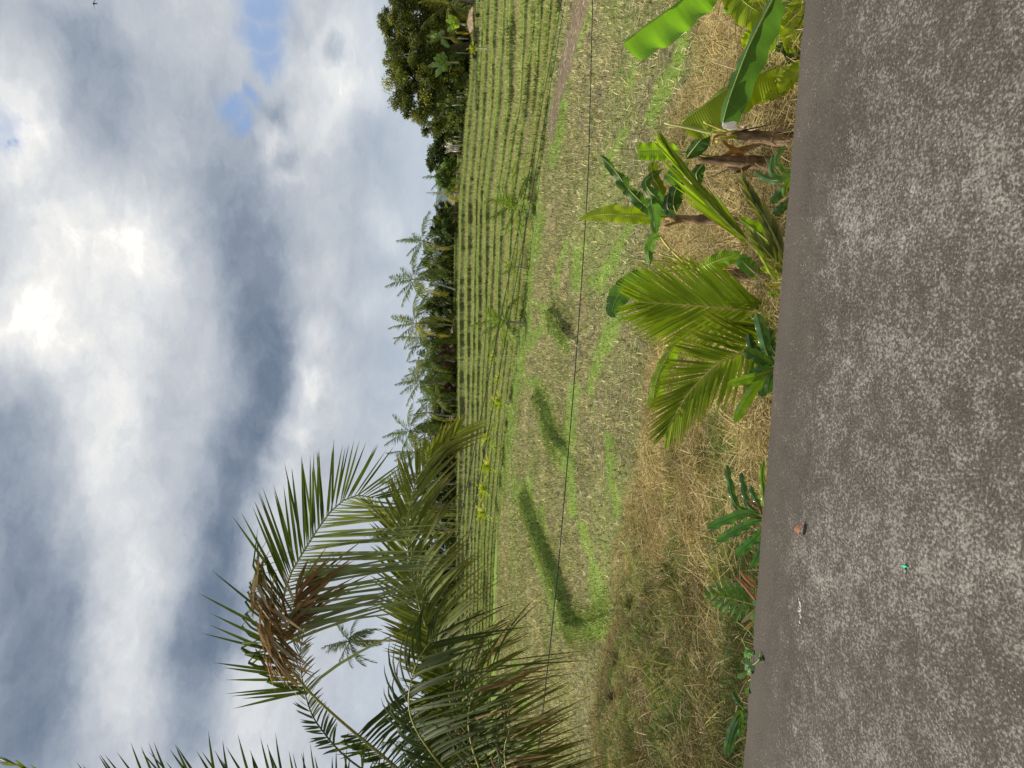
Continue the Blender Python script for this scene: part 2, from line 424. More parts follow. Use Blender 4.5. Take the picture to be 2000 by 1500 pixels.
def gridfaces(r, c):
    i = np.arange(r - 1)[:, None] * c + np.arange(c - 1)[None]
    return np.stack([i, i + 1, i + c + 1, i + c], -1).reshape(-1, 4)

# lower field and bank
cols = np.linspace(2050, -420, 470)
rz = ray(np.full(470, 1000.), cols); azs = rz[:, 0] / rz[:, 1]
ys = np.concatenate([np.linspace(1.0, 4.6, 60)[:-1], np.geomspace(4.6, 100, 400)])
Yg, Ag = np.meshgrid(ys, azs, indexing='ij'); Xg = Yg * Ag
Yg2 = Yg - SLOPE * 0
Zg = terrain(Xg, Yg)
P = np.stack([Xg, Yg, Zg], -1).reshape(-1, 3)
g, tr, st = zones(P)
mb = MB(); mb.add(P, gridfaces(*Xg.shape), np.stack([g, tr, st], 1))
mb.build('rice_field', M['ground'], kind='structure')

# terraces
TPY = A([-420, 0, 200, 400, 600, 830, 1050, 1500, 2050])
TPX = A([[1140,1118,1100,1080,1058,1030,1010,985,968,955,942,920],
         [1096,1076,1062,1046,1024,1000,985,965,954,946,934,916],
         [1072,1058,1046,1032,1014,994,976,958,944,934,918,903],
         [1047,1030,1015,1000,981,966,950,939,929,916,902,889],
         [1024,1012,1000,989,974,958,948,936,926,912,898,887],
         [990,982,972,964,956,948,938,929,921,911,898,884],
         [966,959,953,947,941,934,927,919,911,903,894,884],
         [954,948,942,936,930,923,916,910,904,898,891,884],
         [950,945,939,933,928,922,916,910,904,898,891,885]])
TC = np.linspace(2050, -420, 620)
tpx = np.stack([np.interp(TC, TPY, TPX[:, i]) for i in range(12)], 0)          # 12 x cols
_of = [0, 2, -2.5, 2.5, -2, 2.5, -2.5, 2, -1.5, 1.5, 0, 0]
for i in range(12):
    tpx[i] = tpx[i] + _of[i] * np.interp(TC, [-400, 300, 900, 1500], [1.6, 1.0, .5, .3]) * np.sin(TC / 140. + i)
    k = np.hanning(31); k /= k.sum()
    tpx[i] = np.convolve(np.pad(tpx[i], 15, mode='edge'), k, 'valid')
    tpx[i] += (4.6 * (fbm(TC, np.full_like(TC, i * 50.), 70, i) - .5) + 2.0 * (fbm(TC, np.full_like(TC, i * 31.), 21, i + 7) - .5)) * (1 if i < 10 else .5)
d0 = on_z(tpx[0], TC, ZF)[:, 1]
d1 = np.interp(TC, [-420, 0, 200, 400, 830, 1500, 2050], [62, 72, 92, 112, 128, 140, 150])
z1 = at(tpx[11], TC, d1)[:, 2]
TD = []; TZ = []
for i in range(12):
    f = i / 11
    dl = d0 + (d1 - d0) * f ** 1.05
    zl = ZF + (z1 - ZF) * f
    r = ray(tpx[i], TC); tanv = -r[:, 2] / r[:, 1]
    dz = np.clip((1.6 - zl) / np.maximum(tanv, 1e-3), d0, d1)
    d = .5 * dl + .5 * dz if 0 < i < 11 else dl
    if TD: d = np.maximum(d, TD[-1] + 1.6)
    TD.append(d); TZ.append(at(tpx[i], TC, d)[:, 2])
for i in range(1, 12): TZ[i] = np.maximum(TZ[i], TZ[i - 1] + .08)
az = ray(np.full_like(TC, 1000.), TC); az = az[:, 0] / az[:, 1]
rows = []; zr = []
def trow(d, z, g, s):
    rows.append(np.stack([d * az, d, z], -1)); zr.append((g, s, np.zeros_like(d)))
ones = np.ones_like(TC)
def treadzone(i):
    px_ = tpx[i]
    g = .15 + .6 * fbm(TC, np.full_like(TC, i * 9.), 160, 60 + i)
    s = np.zeros_like(TC)
    # ploughed brown strips on the left half, and on the right end
    if i in (6, 7): s = np.maximum(s, sst(815, 850, TC) * .95)
    if i in (9,): s = np.maximum(s, sst(770, 800, TC) * .95)
    if i in (9, 10): s = np.maximum(s, (1 - sst(80, 160, TC)) * .8)
    if i in (3, 4, 2): s = np.maximum(s, sst(.5, .62, fbm(TC, np.full_like(TC, i * 5.), 110, 80 + i)) * (1 - sst(330, 420, TC)) * .8)
    if i == 6: s = np.maximum(s, sst(900, 960, TC) * .7)
    return g * (1 - s), s
for i in range(12):
    d, z = TD[i], TZ[i]
    zb = (np.full_like(d, ZF - .3) if i == 0 else TZ[i - 1])
    hgt = np.maximum(z - zb, .15)
    lipw = np.minimum(.45, .2 + hgt * .2) + .12 * (fbm(TC, np.full_like(TC, i * 3.), 9, 5) - .5)
    if i: 
        gz, sz = treadzone(i - 1); trow(d - lipw - .25 - .25 * hgt, zb + .0, gz, sz)
    trow(d - lipw - .25 * hgt, zb - .03, .35 * ones, .65 * ones)
    trow(d - lipw * .45 - .08 * hgt, zb + hgt * .55, .5 * ones, .4 * ones)
    trow(d - .12, z + .05, ones, 0 * ones)
    trow(d + .18, z + .09, ones, 0 * ones)
    gz, sz = treadzone(i)
    trow(d + .5, z + .0, gz, sz)
    if i < 11:
        dn = TD[i + 1]
        for f in (.35, .7): trow(d + .5 + (dn - d - 1.2) * f, z - .01, gz, sz)
    else:
        trow(d + 6, z, .4 * ones, .6 * ones); trow(d + 60, z - .3, .3 * ones, .7 * ones); trow(d * 0 + 3500, z * 0 - 6, .3 * ones, .7 * ones)
TP = np.stack(rows, 0); TZN = np.stack([np.stack(np.broadcast_arrays(*q), -1) for q in zr], 0)
mb = MB(); mb.add(TP.reshape(-1, 3), gridfaces(TP.shape[0], TP.shape[1]), TZN.reshape(-1, 3)); mb.smooth = False
mb.build('rice_terraces', M['ground'], kind='structure')
# far ground to the horizon on every side
mb = MB(); s_ = 6000
mb.add([(-s_, -s_, -7), (s_, -s_, -7), (s_, s_, -7), (-s_, s_, -7)], np.array([[0, 1, 2, 3]]), (.8, 0, 0)); mb.build('ground', M['ground'], kind='structure')

# far hill, tinted blue to paint in the distant haze
hx = np.linspace(-1500, 1500, 200); rowsH = []
prof = 42 * fbm(hx, hx * 0, 420, 3) + 14 * fbm(hx, hx * 0, 90, 6) + 6 * fbm(hx, hx * 0, 12, 9)
prof = np.clip(prof - 8, 3, None)
for f, yy in ((0, 1650), (.5, 1720), (.85, 1790), (1, 1850), (.7, 2000), (0, 2300)):
    rowsH.append(np.stack([hx, yy + 25 * (fbm(hx, hx * 0 + yy, 40, 2) - .5), -6 + prof * f * 1.15], -1))
H = np.stack(rowsH)
mb = MB(); mb.add(H.reshape(-1, 3), gridfaces(6, 200)[:, ::-1], lin(72, 92, 112)); mb.build('hills', plain('hazy_hill', .95, .05, .15, .2), kind='structure')

# road
def road_mat():
    mt, nt, out = nodes('weathered_road')
    oc = objcoord(nt)
    geo = N(nt, 'ShaderNodeSeparateXYZ'); nt.links.new(oc, geo.inputs[0])
    e = mth(nt, 'SUBTRACT', mth(nt, 'ADD', mth(nt, 'MULTIPLY', geo.outputs[0], SLOPE), Y0), geo.outputs[1])   # metres in from the edge
    big = noise(nt, mapping(nt, oc, (1.3, .7, 1)), 1.6, 4, .55); mid = noise(nt, oc, 9, 5, .65); fine = noise(nt, mapping(nt, oc, (1, .8, 1)), 98, 6, .68, .3); grit = noise(nt, oc, 120, 5, .75)
    base = ramp(nt, grit, [(.32, lin(34, 31, 27)), (.52, lin(68, 63, 57)), (.72, lin(104, 98, 90))])
    base = mix(nt, ramp(nt, mid, [(.35, (.0,) * 3), (.7, (.55,) * 3)]), base, (*lin(73, 67, 58), 1))
    # worn pale speckle, sparse near the edge, denser further in
    en = N(nt, 'ShaderNodeMapRange'); nt.links.new(mth(nt, 'ADD', e, mth(nt, 'MULTIPLY', mth(nt, 'SUBTRACT', mid, .5), .35)), en.inputs[0])
    en.inputs[1].default_value = .22; en.inputs[2].default_value = .62; en.inputs[3].default_value = -.13; en.inputs[4].default_value = .0
    dens = mth(nt, 'ADD', mth(nt, 'MULTIPLY', mth(nt, 'SUBTRACT', big, .5), .34), mth(nt, 'MULTIPLY', mth(nt, 'SUBTRACT', mid, .5), .34))
    sp = mth(nt, 'ADD', mth(nt, 'ADD', fine, dens), en.outputs[0])
    spk = ramp(nt, sp, [(.475, (0, 0, 0)), (.555, (.34, .34, .34)), (.62, (.66, .66, .66)), (.70, (1, 1, 1))])
    white = mix(nt, grit, (*lin(102, 97, 91), 1), (*lin(188, 183, 177), 1))
    c = mix(nt, mth(nt, 'MULTIPLY', spk, .74), base, white)
    # isolated bright crumbs of lime
    vo = N(nt, 'ShaderNodeTexVoronoi', i_Scale=70); nt.links.new(oc, vo.inputs['Vector'])
    cr = mth(nt, 'MULTIPLY', mth(nt, 'LESS_THAN', vo.outputs['Distance'], .19), mth(nt, 'GREATER_THAN', noise(nt, oc, 6.5, 4, .6), .575))
    c = mix(nt, mth(nt, 'MULTIPLY', cr, .75), c, (*lin(152, 147, 140), 1))
    # dark smooth wheel band just inside the edge
    wb = mth(nt, 'MULTIPLY', ramp(nt, mth(nt, 'DIVIDE', e, 1.0), [(0, (.45,) * 3), (.12, (.75,) * 3), (.22, (.15,) * 3), (.33, (.5,) * 3), (.42, (0,) * 3)]), .32)
    c = mix(nt, wb, c, (*lin(92, 84, 72), 1))
    b = N(nt, 'ShaderNodeBsdfPrincipled', i_Roughness=.85); b.inputs['Specular IOR Level'].default_value = .25
    c = mix(nt, 1.0, c, ramp(nt, noise(nt, mapping(nt, oc, (1, .5, 1)), 2.6, 5, .6), [(.32, (.80, .79, .77)), (.52, (.96, .95, .94)), (.7, (1.10, 1.10, 1.10))]), 'MULTIPLY')
    nt.links.new(c, b.inputs['Base Color'])
    hgt = mth(nt, 'ADD', mth(nt, 'MULTIPLY', fine, .6), mth(nt, 'MULTIPLY', grit, .5))
    bp = N(nt, 'ShaderNodeBump', i_Strength=.55, i_Distance=.012); nt.links.new(hgt, bp.inputs['Height']); nt.links.new(bp.outputs[0], b.inputs['Normal'])
    nt.links.new(b.outputs[0], out.inputs[0]); return mt
rx = np.concatenate([np.linspace(-60, -4, 60)[:-1], np.linspace(-4, 4, 500), np.linspace(4, 60, 60)[1:]])
wob = .05 * (fbm(rx, rx * 0, .9, 2) - .5) + .035 * (fbm(rx, rx * 0, .16, 5) - .5)
rr = []
for dy, z in ((-.02, -.45), (0, -.03), (-.012, -.006), (-.04, 0), (-.6, .006), (-3, .01), (-9, 0)):
    rr.append(np.stack([rx, yedge(rx) + wob * (1 if dy > -.1 else 0) + dy, rx * 0 + z], -1))
R = np.stack(rr); mb = MB(); mb.add(R.reshape(-1, 3), gridfaces(len(rr), len(rx))[:, ::-1])
mb.build('road', road_mat(), kind='structure')
# ------------------------------------------------------------------ stubble and grass (uncountable ground cover)
def rand_dirs(n, lo, hi):
    el = np.radians(rng.uniform(lo, hi, n)); a = rng.uniform(0, 2 * PI, n)
    return np.stack([np.cos(el) * np.cos(a), np.cos(el) * np.sin(a), np.sin(el)], 1)
def sides(D):
    S = np.cross(D, rand_dirs(len(D), -90, 90)); return nrm(S)
def pick(cols, n, p=None): return np.asarray(cols)[rng.choice(len(cols), n, p=p)]
STUB = [(.62, .53, .31), (.48, .42, .21), (.28, .28, .10), (.17, .215, .055), (.70, .62, .41), (.11, .09, .05)]
GRN = [(.145, .22, .038), (.20, .275, .052), (.11, .165, .03), (.27, .31, .085), (.21, .22, .07)]
def in_view(P, mrg=60):
    px, py = proj(P); return (py > -mrg) & (py < 1500 + mrg) & (px < 2000)
# rice stubble in planted rows of the lower field
sp = .285
gx, gy = np.meshgrid(np.arange(-34, 30, sp), np.arange(13, 80, sp)); gx = gx.ravel(); gy = gy.ravel()
ang = .35; X = gx * math.cos(ang) - gy * math.sin(ang) * .0 + .04 * rng.standard_normal(len(gx)) + .12 * np.sin(gy); Y = gy + .25 * gx * 0 + .04 * rng.standard_normal(len(gx)) - .18 * gx * .3
q = (Y - yedge(X)) / np.maximum(bank_end(X, Y) - yedge(X), 4)
foot = np.interp(X / np.maximum(Y, 1), az[np.argsort(az)], d0[np.argsort(az)])
keep = (q > .93) & (Y < foot - .8) & (np.abs(X) < .62 * Y)
keep &= rng.random(len(X)) < np.where(Y > 45, .75, .95)
X, Y = X[keep], Y[keep]; Z = terrain(X, Y); P = np.stack([X, Y, Z], 1)
g, tr, st = zones(P)
k = (rng.random(len(X)) > tr * 1.2); P, g = P[k], g[k]
mbs = MB(); mbg = MB()
isg = rng.random(len(P)) < g * .88
A_ = P[~isg]; nb = 7
Pb = np.repeat(A_, nb, 0); n = len(Pb); Pb[:, :2] += rng.normal(0, .045, (n, 2))
D = rand_dirs(n, 42, 86); clump = np.repeat(rng.random((len(A_), 1)), nb, 0)
colr = pick(STUB, n, [.30, .18, .12, .13, .21, .06]) * (.45 + .95 * clump)
gm = np.repeat(fbm(A_[:, 0], A_[:, 1], 4, 77), nb)[:, None] > .50
colr = np.where(gm & (rng.random((n, 1)) < .34), pick(GRN, n), colr)
blades(mbs, Pb - A([0, 0, .02]), D, sides(D), rng.uniform(.14, .30, n), rng.uniform(.020, .042, n) * (1 + Pb[:, 1] / 60), colr, .12, 1)
# flattened straw lying between the rows
n = 16000; yy = rng.uniform(13, 60, n); xx = rng.uniform(-.6, .6, n) * yy
qq = (yy - yedge(xx)) / np.maximum(bank_end(xx, yy) - yedge(xx), 4); kk = (qq > .9); xx, yy = xx[kk], yy[kk]
Pl = np.stack([xx, yy, terrain(xx, yy) + .03], 1); D = rand_dirs(len(Pl), -6, 20)
blades(mbs, Pl, D, sides(D), rng.uniform(.15, .4, len(Pl)), .02, pick(STUB, len(Pl), [.4, .2, .1, .05, .25, 0]), 0., 1)
mbs.build('rice_stubble', M['grass'], kind='stuff')
# green grass of the streaks
A_ = P[isg]; nb = 9; Pb = np.repeat(A_, nb, 0); n = len(Pb); Pb[:, :2] += rng.normal(0, .11, (n, 2)); D = rand_dirs(n, 40, 88)
blades(mbg, Pb - A([0, 0, .02]), D, sides(D), rng.uniform(.07, .19, n), .022 * (1 + Pb[:, 1] / 60), pick(GRN, n) * rng.uniform(.7, 1.15, (n, 1)), .1, 1)
# long grass on the lips and faces of the field steps
for kx, Pp in enumerate(SW):
    C = spline(np.c_[Pp, np.zeros(len(Pp))], 300)[:, :2]; n = (26000, 10000, 8000)[kx]
    i = rng.integers(0, 300, n); o = rng.normal(0, .55, (n, 2)) ; XY = C[i] + o
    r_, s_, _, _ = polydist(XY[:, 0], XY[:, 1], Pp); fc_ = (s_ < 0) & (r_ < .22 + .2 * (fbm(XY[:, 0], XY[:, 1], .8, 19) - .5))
    kp = fc_ | (rng.random(n) < .5); XY = XY[kp]; fc_ = fc_[kp]; n = len(XY)
    Pb = np.stack([XY[:, 0], XY[:, 1], terrain(XY[:, 0], XY[:, 1]) - .02], 1); D = rand_dirs(n, 30, 85)
    blades(mbg, Pb, D, sides(D), np.where(fc_, rng.uniform(.06, .18, n), rng.uniform(.10, .26, n)), .022, np.where(fc_[:, None], pick([(.028, .055, .012), (.020, .036, .010), (.045, .08, .016), (.028, .026, .013)], n), pick(GRN, n)) * rng.uniform(.6, 1.1, (n, 1)), np.where(fc_, .5, .2), 2)  # dark face grass, with the face's shade put into its colour
# terrace lips and risers
for i in range(12):
    n = 5200; c = rng.integers(0, len(TC) - 1, n); u = rng.random(n)
    d = TD[i][c] * (1 - u) + TD[i][c + 1] * u; z = TZ[i][c] * (1 - u) + TZ[i][c + 1] * u; a = az[c] * (1 - u) + az[c + 1] * u
    zb = (ZF * np.ones(n) if i == 0 else TZ[i - 1][c]); w = rng.random(n) ** .8
    kp = rng.random(n) < .25 + .9 * sst(.36, .58, fbm(TC[c], TC[c] * 0 + i * 13., 60, 90 + i)); d, z, a, zb, w = d[kp], z[kp], a[kp], zb[kp], w[kp]; n = len(d)
    d = d + .25 - w * (.45 + .25 * (z - zb)); z = z + .05 - np.clip(w - .25, 0, 1) * (z - zb)
    Pb = np.stack([d * a, d, z], 1); D = rand_dirs(n, 35, 88)
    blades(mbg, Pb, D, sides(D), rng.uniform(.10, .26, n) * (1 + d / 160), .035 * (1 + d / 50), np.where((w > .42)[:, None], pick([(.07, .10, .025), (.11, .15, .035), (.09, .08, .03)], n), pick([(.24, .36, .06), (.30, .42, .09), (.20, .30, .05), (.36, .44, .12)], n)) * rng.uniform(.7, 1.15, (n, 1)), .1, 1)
for i in (0, 1, 2, 3, 4, 5):
    n = 5000; c = rng.integers(0, len(TC) - 1, n); dens = sst(.50, .62, fbm(TC[c], TC[c] * 0 + i * 29., 45, 120 + i)) * (1 - .85 * sst(170, 330, TC[c])); kp = rng.random(n) < dens; c = c[kp]; n = len(c)
    d = TD[i][c] - rng.uniform(-.2, 1.0, n); z = TZ[i][c] - np.clip((TD[i][c] - d), 0, 1) * (TZ[i][c] - (ZF if i == 0 else TZ[i - 1][c]))
    Pb = np.stack([d * az[c], d, z], 1); D = rand_dirs(n, 35, 85)
    blades(mbg, Pb, D, sides(D), rng.uniform(.25, .6, n), .06, pick([(.05, .085, .02), (.09, .14, .03), (.12, .10, .045), (.07, .06, .03)], n), .2, 2)
mbg.build('grass', M['grass'], kind='stuff')
# stubble on the terrace treads
mbt = MB()
for i in range(11):
    n = 12000; c = rng.integers(0, len(TC) - 1, n); u = rng.random(n); dn = TD[i + 1]
    gz, sz = treadzone(i); ok = rng.random(n) > sz[c] * .9; c = c[ok]; u = u[ok]; n = len(c)
    gap = dn[c] - TD[i][c] - 1.3
    rr_ = rng.random(n)
    d = TD[i][c] + .55 + rr_ * gap + rng.normal(0, .07, n); a = az[c] * (1 - u) + az[c + 1] * u; z = TZ[i][c] * (1 - u) + TZ[i][c + 1] * u
    Pb = np.repeat(np.stack([d * a, d, z - .03], 1), 3, 0); n = len(Pb); Pb[:, 0] += rng.normal(0, .1, n); D = rand_dirs(n, 50, 88)
    colr = pick([(.56, .50, .26), (.44, .44, .17), (.34, .40, .12), (.26, .34, .08), (.60, .52, .32), (.20, .15, .08)], n, [.24, .22, .2, .16, .14, .04])
    blades(mbt, Pb, D, sides(D), rng.uniform(.16, .34, n), .05 * (1 + Pb[:, 1] / 90), colr, .05, 1)
mbt.build('terrace_stubble', M['grass'], kind='stuff')

# the tangle of dry grass on the bank
mbd = MB()
DRY = [(.42, .32, .145), (.33, .245, .105), (.25, .185, .08), (.50, .41, .22), (.18, .13, .065), (.36, .32, .10), (.12, .10, .045)]
BGR = [(.085, .14, .026), (.13, .19, .04), (.19, .235, .055), (.06, .10, .024)]
n = 270000
yy = 3.4 + (30 - 3.4) * rng.random(n) ** 1.75; xx = (rng.random(n) * 1.26 - .63) * yy
q = (yy - yedge(xx)) / np.maximum(bank_end(xx, yy) - yedge(xx), 4)
edge_j = .99 + .10 * (fbm(xx, yy, 2.5, 9) - .5) * 2
k = (q > .015) & (q < edge_j); xx, yy, q = xx[k], yy[k], q[k]
P = np.stack([xx, yy, terrain(xx, yy)], 1); px, py = proj(P); n = len(P)
# greener towards the left and where the ground is hollow, straw-gold in the middle and right
gp = sst(.47, .60, fbm(xx, yy, 2.0, 15) + .20 * sst(950, 1250, py) - .12 * (1 - sst(600, 900, py)))
isg = rng.random(n) < gp * .85
mat_h = .04 + .55 * fbm(xx, yy, .8, 52) ** 1.5
D = np.where(isg[:, None], rand_dirs(n, 30, 80), rand_dirs(n, -12, 52))
wind = fbm(xx, yy, 1.8, 61) * 4 * PI
D[:, 0] += .55 * np.cos(wind); D[:, 1] += .55 * np.sin(wind)
P[:, 2] += np.where(isg, -.02, rng.random(n) * mat_h)
L = rng.uniform(.14, .46, n) * (1 + yy / 60) * np.where(isg, .8, 1) * np.clip((yy - 3.0) / 2.4, .32, 1)
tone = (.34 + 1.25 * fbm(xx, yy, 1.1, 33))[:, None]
brown = sst(1000, 1300, py)[:, None]  # left bank mask: browner grass, and palm shade painted into its colour
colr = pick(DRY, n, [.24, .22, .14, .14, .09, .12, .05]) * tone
colr = colr * (1 - brown * .44 * A([0.8, .9, .85]))  # browner on the left, with the painted palm shade
colr = np.where(isg[:, None], pick(BGR, n) * tone, colr)
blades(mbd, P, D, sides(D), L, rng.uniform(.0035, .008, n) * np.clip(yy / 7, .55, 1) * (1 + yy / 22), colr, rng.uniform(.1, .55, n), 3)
# a few long yellow straws
n = 1100; yy = rng.uniform(5.5, 19, n); xx = (rng.random(n) * 1.2 - .6) * yy
P = np.stack([xx, yy, terrain(xx, yy) + .1], 1); D = rand_dirs(n, 10, 70)
blades(mbd, P, D, sides(D), rng.uniform(.25, .6, n), rng.uniform(.006, .010, n), pick([(.58, .50, .12), (.50, .46, .16), (.6, .5, .28)], n), .2, 4)
nt_ = 420; yy = 4.6 + 17 * rng.random(nt_) ** 1.4; xx = (rng.random(nt_) * 1.25 - .64) * yy
q = (yy - yedge(xx)) / np.maximum(bank_end(xx, yy) - yedge(xx), 4); k = (q > .08) & (q < .97); xx, yy = xx[k], yy[k]
Pc = np.stack([xx, yy, terrain(xx, yy)], 1); px, py = proj(Pc); nb = 110; i = np.repeat(np.arange(len(xx)), nb); n = len(i)
gtus = (rng.random(len(xx)) < .22 + .30 * sst(950, 1200, py))[i]; siz = (rng.uniform(.55, 1.25, len(xx)) * np.clip(yy / 9, .62, 1.15))[i]
a = rng.uniform(0, 2 * PI, n); el = np.radians(rng.uniform(28, 86, n)); lean = rng.normal(0, .45, (len(xx), 2))[i]
D = np.stack([np.cos(el) * np.cos(a) + lean[:, 0], np.cos(el) * np.sin(a) + lean[:, 1], np.sin(el)], 1)
P = Pc[i] + np.stack([.07 * np.cos(a) * siz, .07 * np.sin(a) * siz, 0 * a - .03], 1)
tcol = (rng.uniform(.5, 1.15, len(xx)))[i][:, None]
colr = np.where(gtus[:, None], pick(BGR + [(.22, .22, .07)], n), pick(DRY, n, [.24, .20, .14, .16, .08, .14, .04])) * tcol * (1 - .4 * sst(1000, 1300, py)[i][:, None] * A([.8, .9, .85]))  # tussocks on the left darkened by the same painted palm shade
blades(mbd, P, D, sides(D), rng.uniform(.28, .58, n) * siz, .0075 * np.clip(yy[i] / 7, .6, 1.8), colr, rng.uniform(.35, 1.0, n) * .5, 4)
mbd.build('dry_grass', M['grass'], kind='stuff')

# low weeds crowding the broken edge of the road
mbw = MB(); n = 5200
tt = rng.uniform(-2.6, 2.6, n); kx = fbm(tt, tt * 0, .7, 44) + .22 * np.exp(-((tt - .15) / .55) ** 2) + .15 * np.exp(-((tt + 1.1) / .4) ** 2)
ok = rng.random(n) < sst(.46, .70, kx); tt = tt[ok]; n = len(tt)
yy = yedge(tt) + .03 + np.abs(rng.normal(0, .16, n)); P = np.stack([tt, yy, np.minimum(terrain(tt, yy), -.12) + rng.uniform(.0, .18, n)], 1)
D = rand_dirs(n, 0, 75)
blades(mbw, P, D, sides(D), rng.uniform(.03, .10, n), rng.uniform(.012, .034, n), pick([(.07, .17, .02), (.10, .22, .03), (.05, .12, .02), (.16, .26, .04)], n), .15, 3, prof=lambda t: np.interp(t, [0, .2, .5, 1], [.2, .8, 1, .05]))
mbw.build('roadside_weeds', M['herb'], kind='stuff')
# ------------------------------------------------------------------ palms
def frond_geo(C, Nh, n, Lf, w, fwd, droop, colf, t0=.08, sides_=(1, -1), lift=.15, jit=.10, fold=.18, r0=.012, segs=5,
              rcol=(.40, .38, .10), mbl=None, mbr=None, gap=None, kink=0, tipcol=None, rk=6, dz=None):
    """C rachis polyline; Nh facing hint; Lf(t, side) leaflet length; fwd (base, tip) angle from the rachis in degrees"""
    m = 80; C = spline(C, m); T = tangents(C)
    Nh = np.asarray(Nh, float); Nh = np.broadcast_to(Nh, (m, 3)); Nn = nrm(Nh - (Nh * T).sum(1, keepdims=True) * T); S = np.cross(T, Nn)
    L = np.linalg.norm(np.diff(C, axis=0), axis=1).sum()
    if mbr is not None: tube(mbr, C[::2], np.linspace(r0, r0 * .2, 40), rcol, rk)
    if mbl is None: return
    for s in sides_:
        t = np.linspace(t0, .995, n) + rng.normal(0, .25 / n, n); t = np.clip(t, 0, 1)
        if gap is not None: t = t[np.array([not gap(a, s) for a in t])]
        if len(t) == 0: continue
        f = t * (m - 1); i = np.clip(f.astype(int), 0, m - 2); u = (f - i)[:, None]
        P = C[i] * (1 - u) + C[i + 1] * u; k = len(t)
        fw = fwd(s) if callable(fwd) else fwd
        a = np.radians(fw[0] + (fw[1] - fw[0]) * t)[:, None] + jit * .6 * rng.standard_normal((k, 1))
        D = np.cos(a) * T[i] + np.sin(a) * s * S[i] + (lift + jit * rng.standard_normal((k, 1))) * Nn[i]
        Sv = T[i] + .5 * rng.standard_normal((k, 3)) * jit * 3
        Ln = np.array([Lf(x, s) for x in t]) * rng.uniform(.9, 1.08, k)
        dr = np.array([droop(x, s) for x in t]) if callable(droop) else np.full(k, droop)
        dr = dr * rng.uniform(.7, 1.3, k)
        col = np.array([colf(x, s) for x in t]) * rng.uniform(.75, 1.2, (k, 1))
        D2 = None
        if kink and s == kink[0]:
            D = nrm(D); D2 = D.copy(); kk = (rng.random(k) < kink[1]) & (t < kink[3])
            D2[kk] = nrm(A(kink[2]) + .35 * rng.standard_normal((kk.sum(), 3)))
        blades(mbl, P, D, Sv, Ln, w * (.55 + .45 * np.sin(PI * np.clip(t, .1, .9))), col, dr * (0 if D2 is not None else 1), segs, leaflet_prof, D2=D2, tk=.55, fold=fold, tipcol=tipcol)

TOCAM = A([0, -1, .12])
palm = empty('coconut_palm', at(1094, 1767, 6.6) * A([1, 1, 0]) + A([0, 0, -1.45]), 'large foreground coconut palm with long arching fronds, its crown outside the picture, withered brown leaflets', 'palm')
crown = at(1094, 1767, 6.6)
mb = MB(); tube(mb, spline([A([crown[0] - .1, crown[1] + .1, -1.7]), A([crown[0] - .05, crown[1], -.4]), crown], 14), np.linspace(.22, .15, 14), (.22, .18, .14), 12, .12)
mb.build('trunk', M['bark'], palm)
DK = A([.078, .108, .020]); MD = A([.155, .185, .032]); YL = A([.26, .27, .075]); PALE = A([.24, .27, .12]); BR = A([.20, .105, .040])
def mk(parent, pts, name='frond', label=None, rc=(.34, .32, .09), r0=.018, **kw):
    a, b = MB(), MB(); C = np.array([at(*p) for p in pts])
    kw.setdefault('fold', .38); frond_geo(C, kw.pop('Nh', TOCAM), kw.pop('n', 60), kw.pop('Lf'), kw.pop('w', .04) * .72, kw.pop('fwd', (65, 30)), kw.pop('droop', .25), kw.pop('colf'), mbl=a, mbr=b, r0=r0, rcol=rc, **kw)
    o = a.build(name, kw.get('mat', M['frond']), parent, label=label)
    b.build('rachis', M['stalk'], o); return o
# A: the tall frond that arches up to the right with bare middle and kinked tips
ptA = [(1094,1767,6.6),(940,1640,6.4),(772,1497,6.2),(661,1404,6.0),(592,1338,5.9),(556,1281,5.85),(546,1230,5.8),(550,1190,5.75),(562,1134,5.75),(582,1095,5.75),(610,1050,5.8),(646,999,5.9),(690,968,6.0),(745,975,6.1)]
# arc fraction: rachis bare between ~.43 and ~.58
def LA(t, s):
    if t < .52: return (.85 if s > 0 else .32) * (1 - .25 * abs(t - .25))
    return (.84 if s > 0 else .66) * np.interp(t, [.58, .66, .85, .95, 1], [.7, 1.0, 1, .75, .5])
mk(palm, ptA, n=190, Lf=LA, w=.036, fwd=lambda s: (88, 52) if s > 0 else (72, 30), droop=lambda t, s: (.45 if s > 0 else .08) if t > .5 else .5,
   colf=lambda t, s: (DK * .8 if t < .5 else (PALE if s > 0 else DK * 1.0)), gap=lambda t, s: .49 < t < (.69 if s > 0 else .60) and rng.random() < .97, lift=.12, t0=.16,
   kink=(-1, .75, (.45, .1, -.7), .78), Nh=A([.05, -1, .15]), label='arching frond with a bare middle stalk and kinked leaflet tips', r0=.022)
# withered brown leaflets hanging on the arch
mb = MB(); C = spline([at(*p) for p in ptA[5:11]], 60); T = tangents(C)
n = 50; i = rng.integers(0, 40, n); P = C[i] + A([0, -.03, .10]) + rng.normal(0, .04, (n, 3))
D = nrm(-T[i] * .75 + A([-.1, -.2, -.55]) + .32 * rng.standard_normal((n, 3)))
colr = pick([(.24, .17, .10), (.30, .22, .13), (.20, .11, .045), (.34, .20, .07), (.38, .30, .19)], n)
blades(mb, P, D, rng.standard_normal((n, 3)), rng.uniform(.2, .45, n), rng.uniform(.014, .03, n), colr, .12, 5, leaflet_prof, fold=.35)
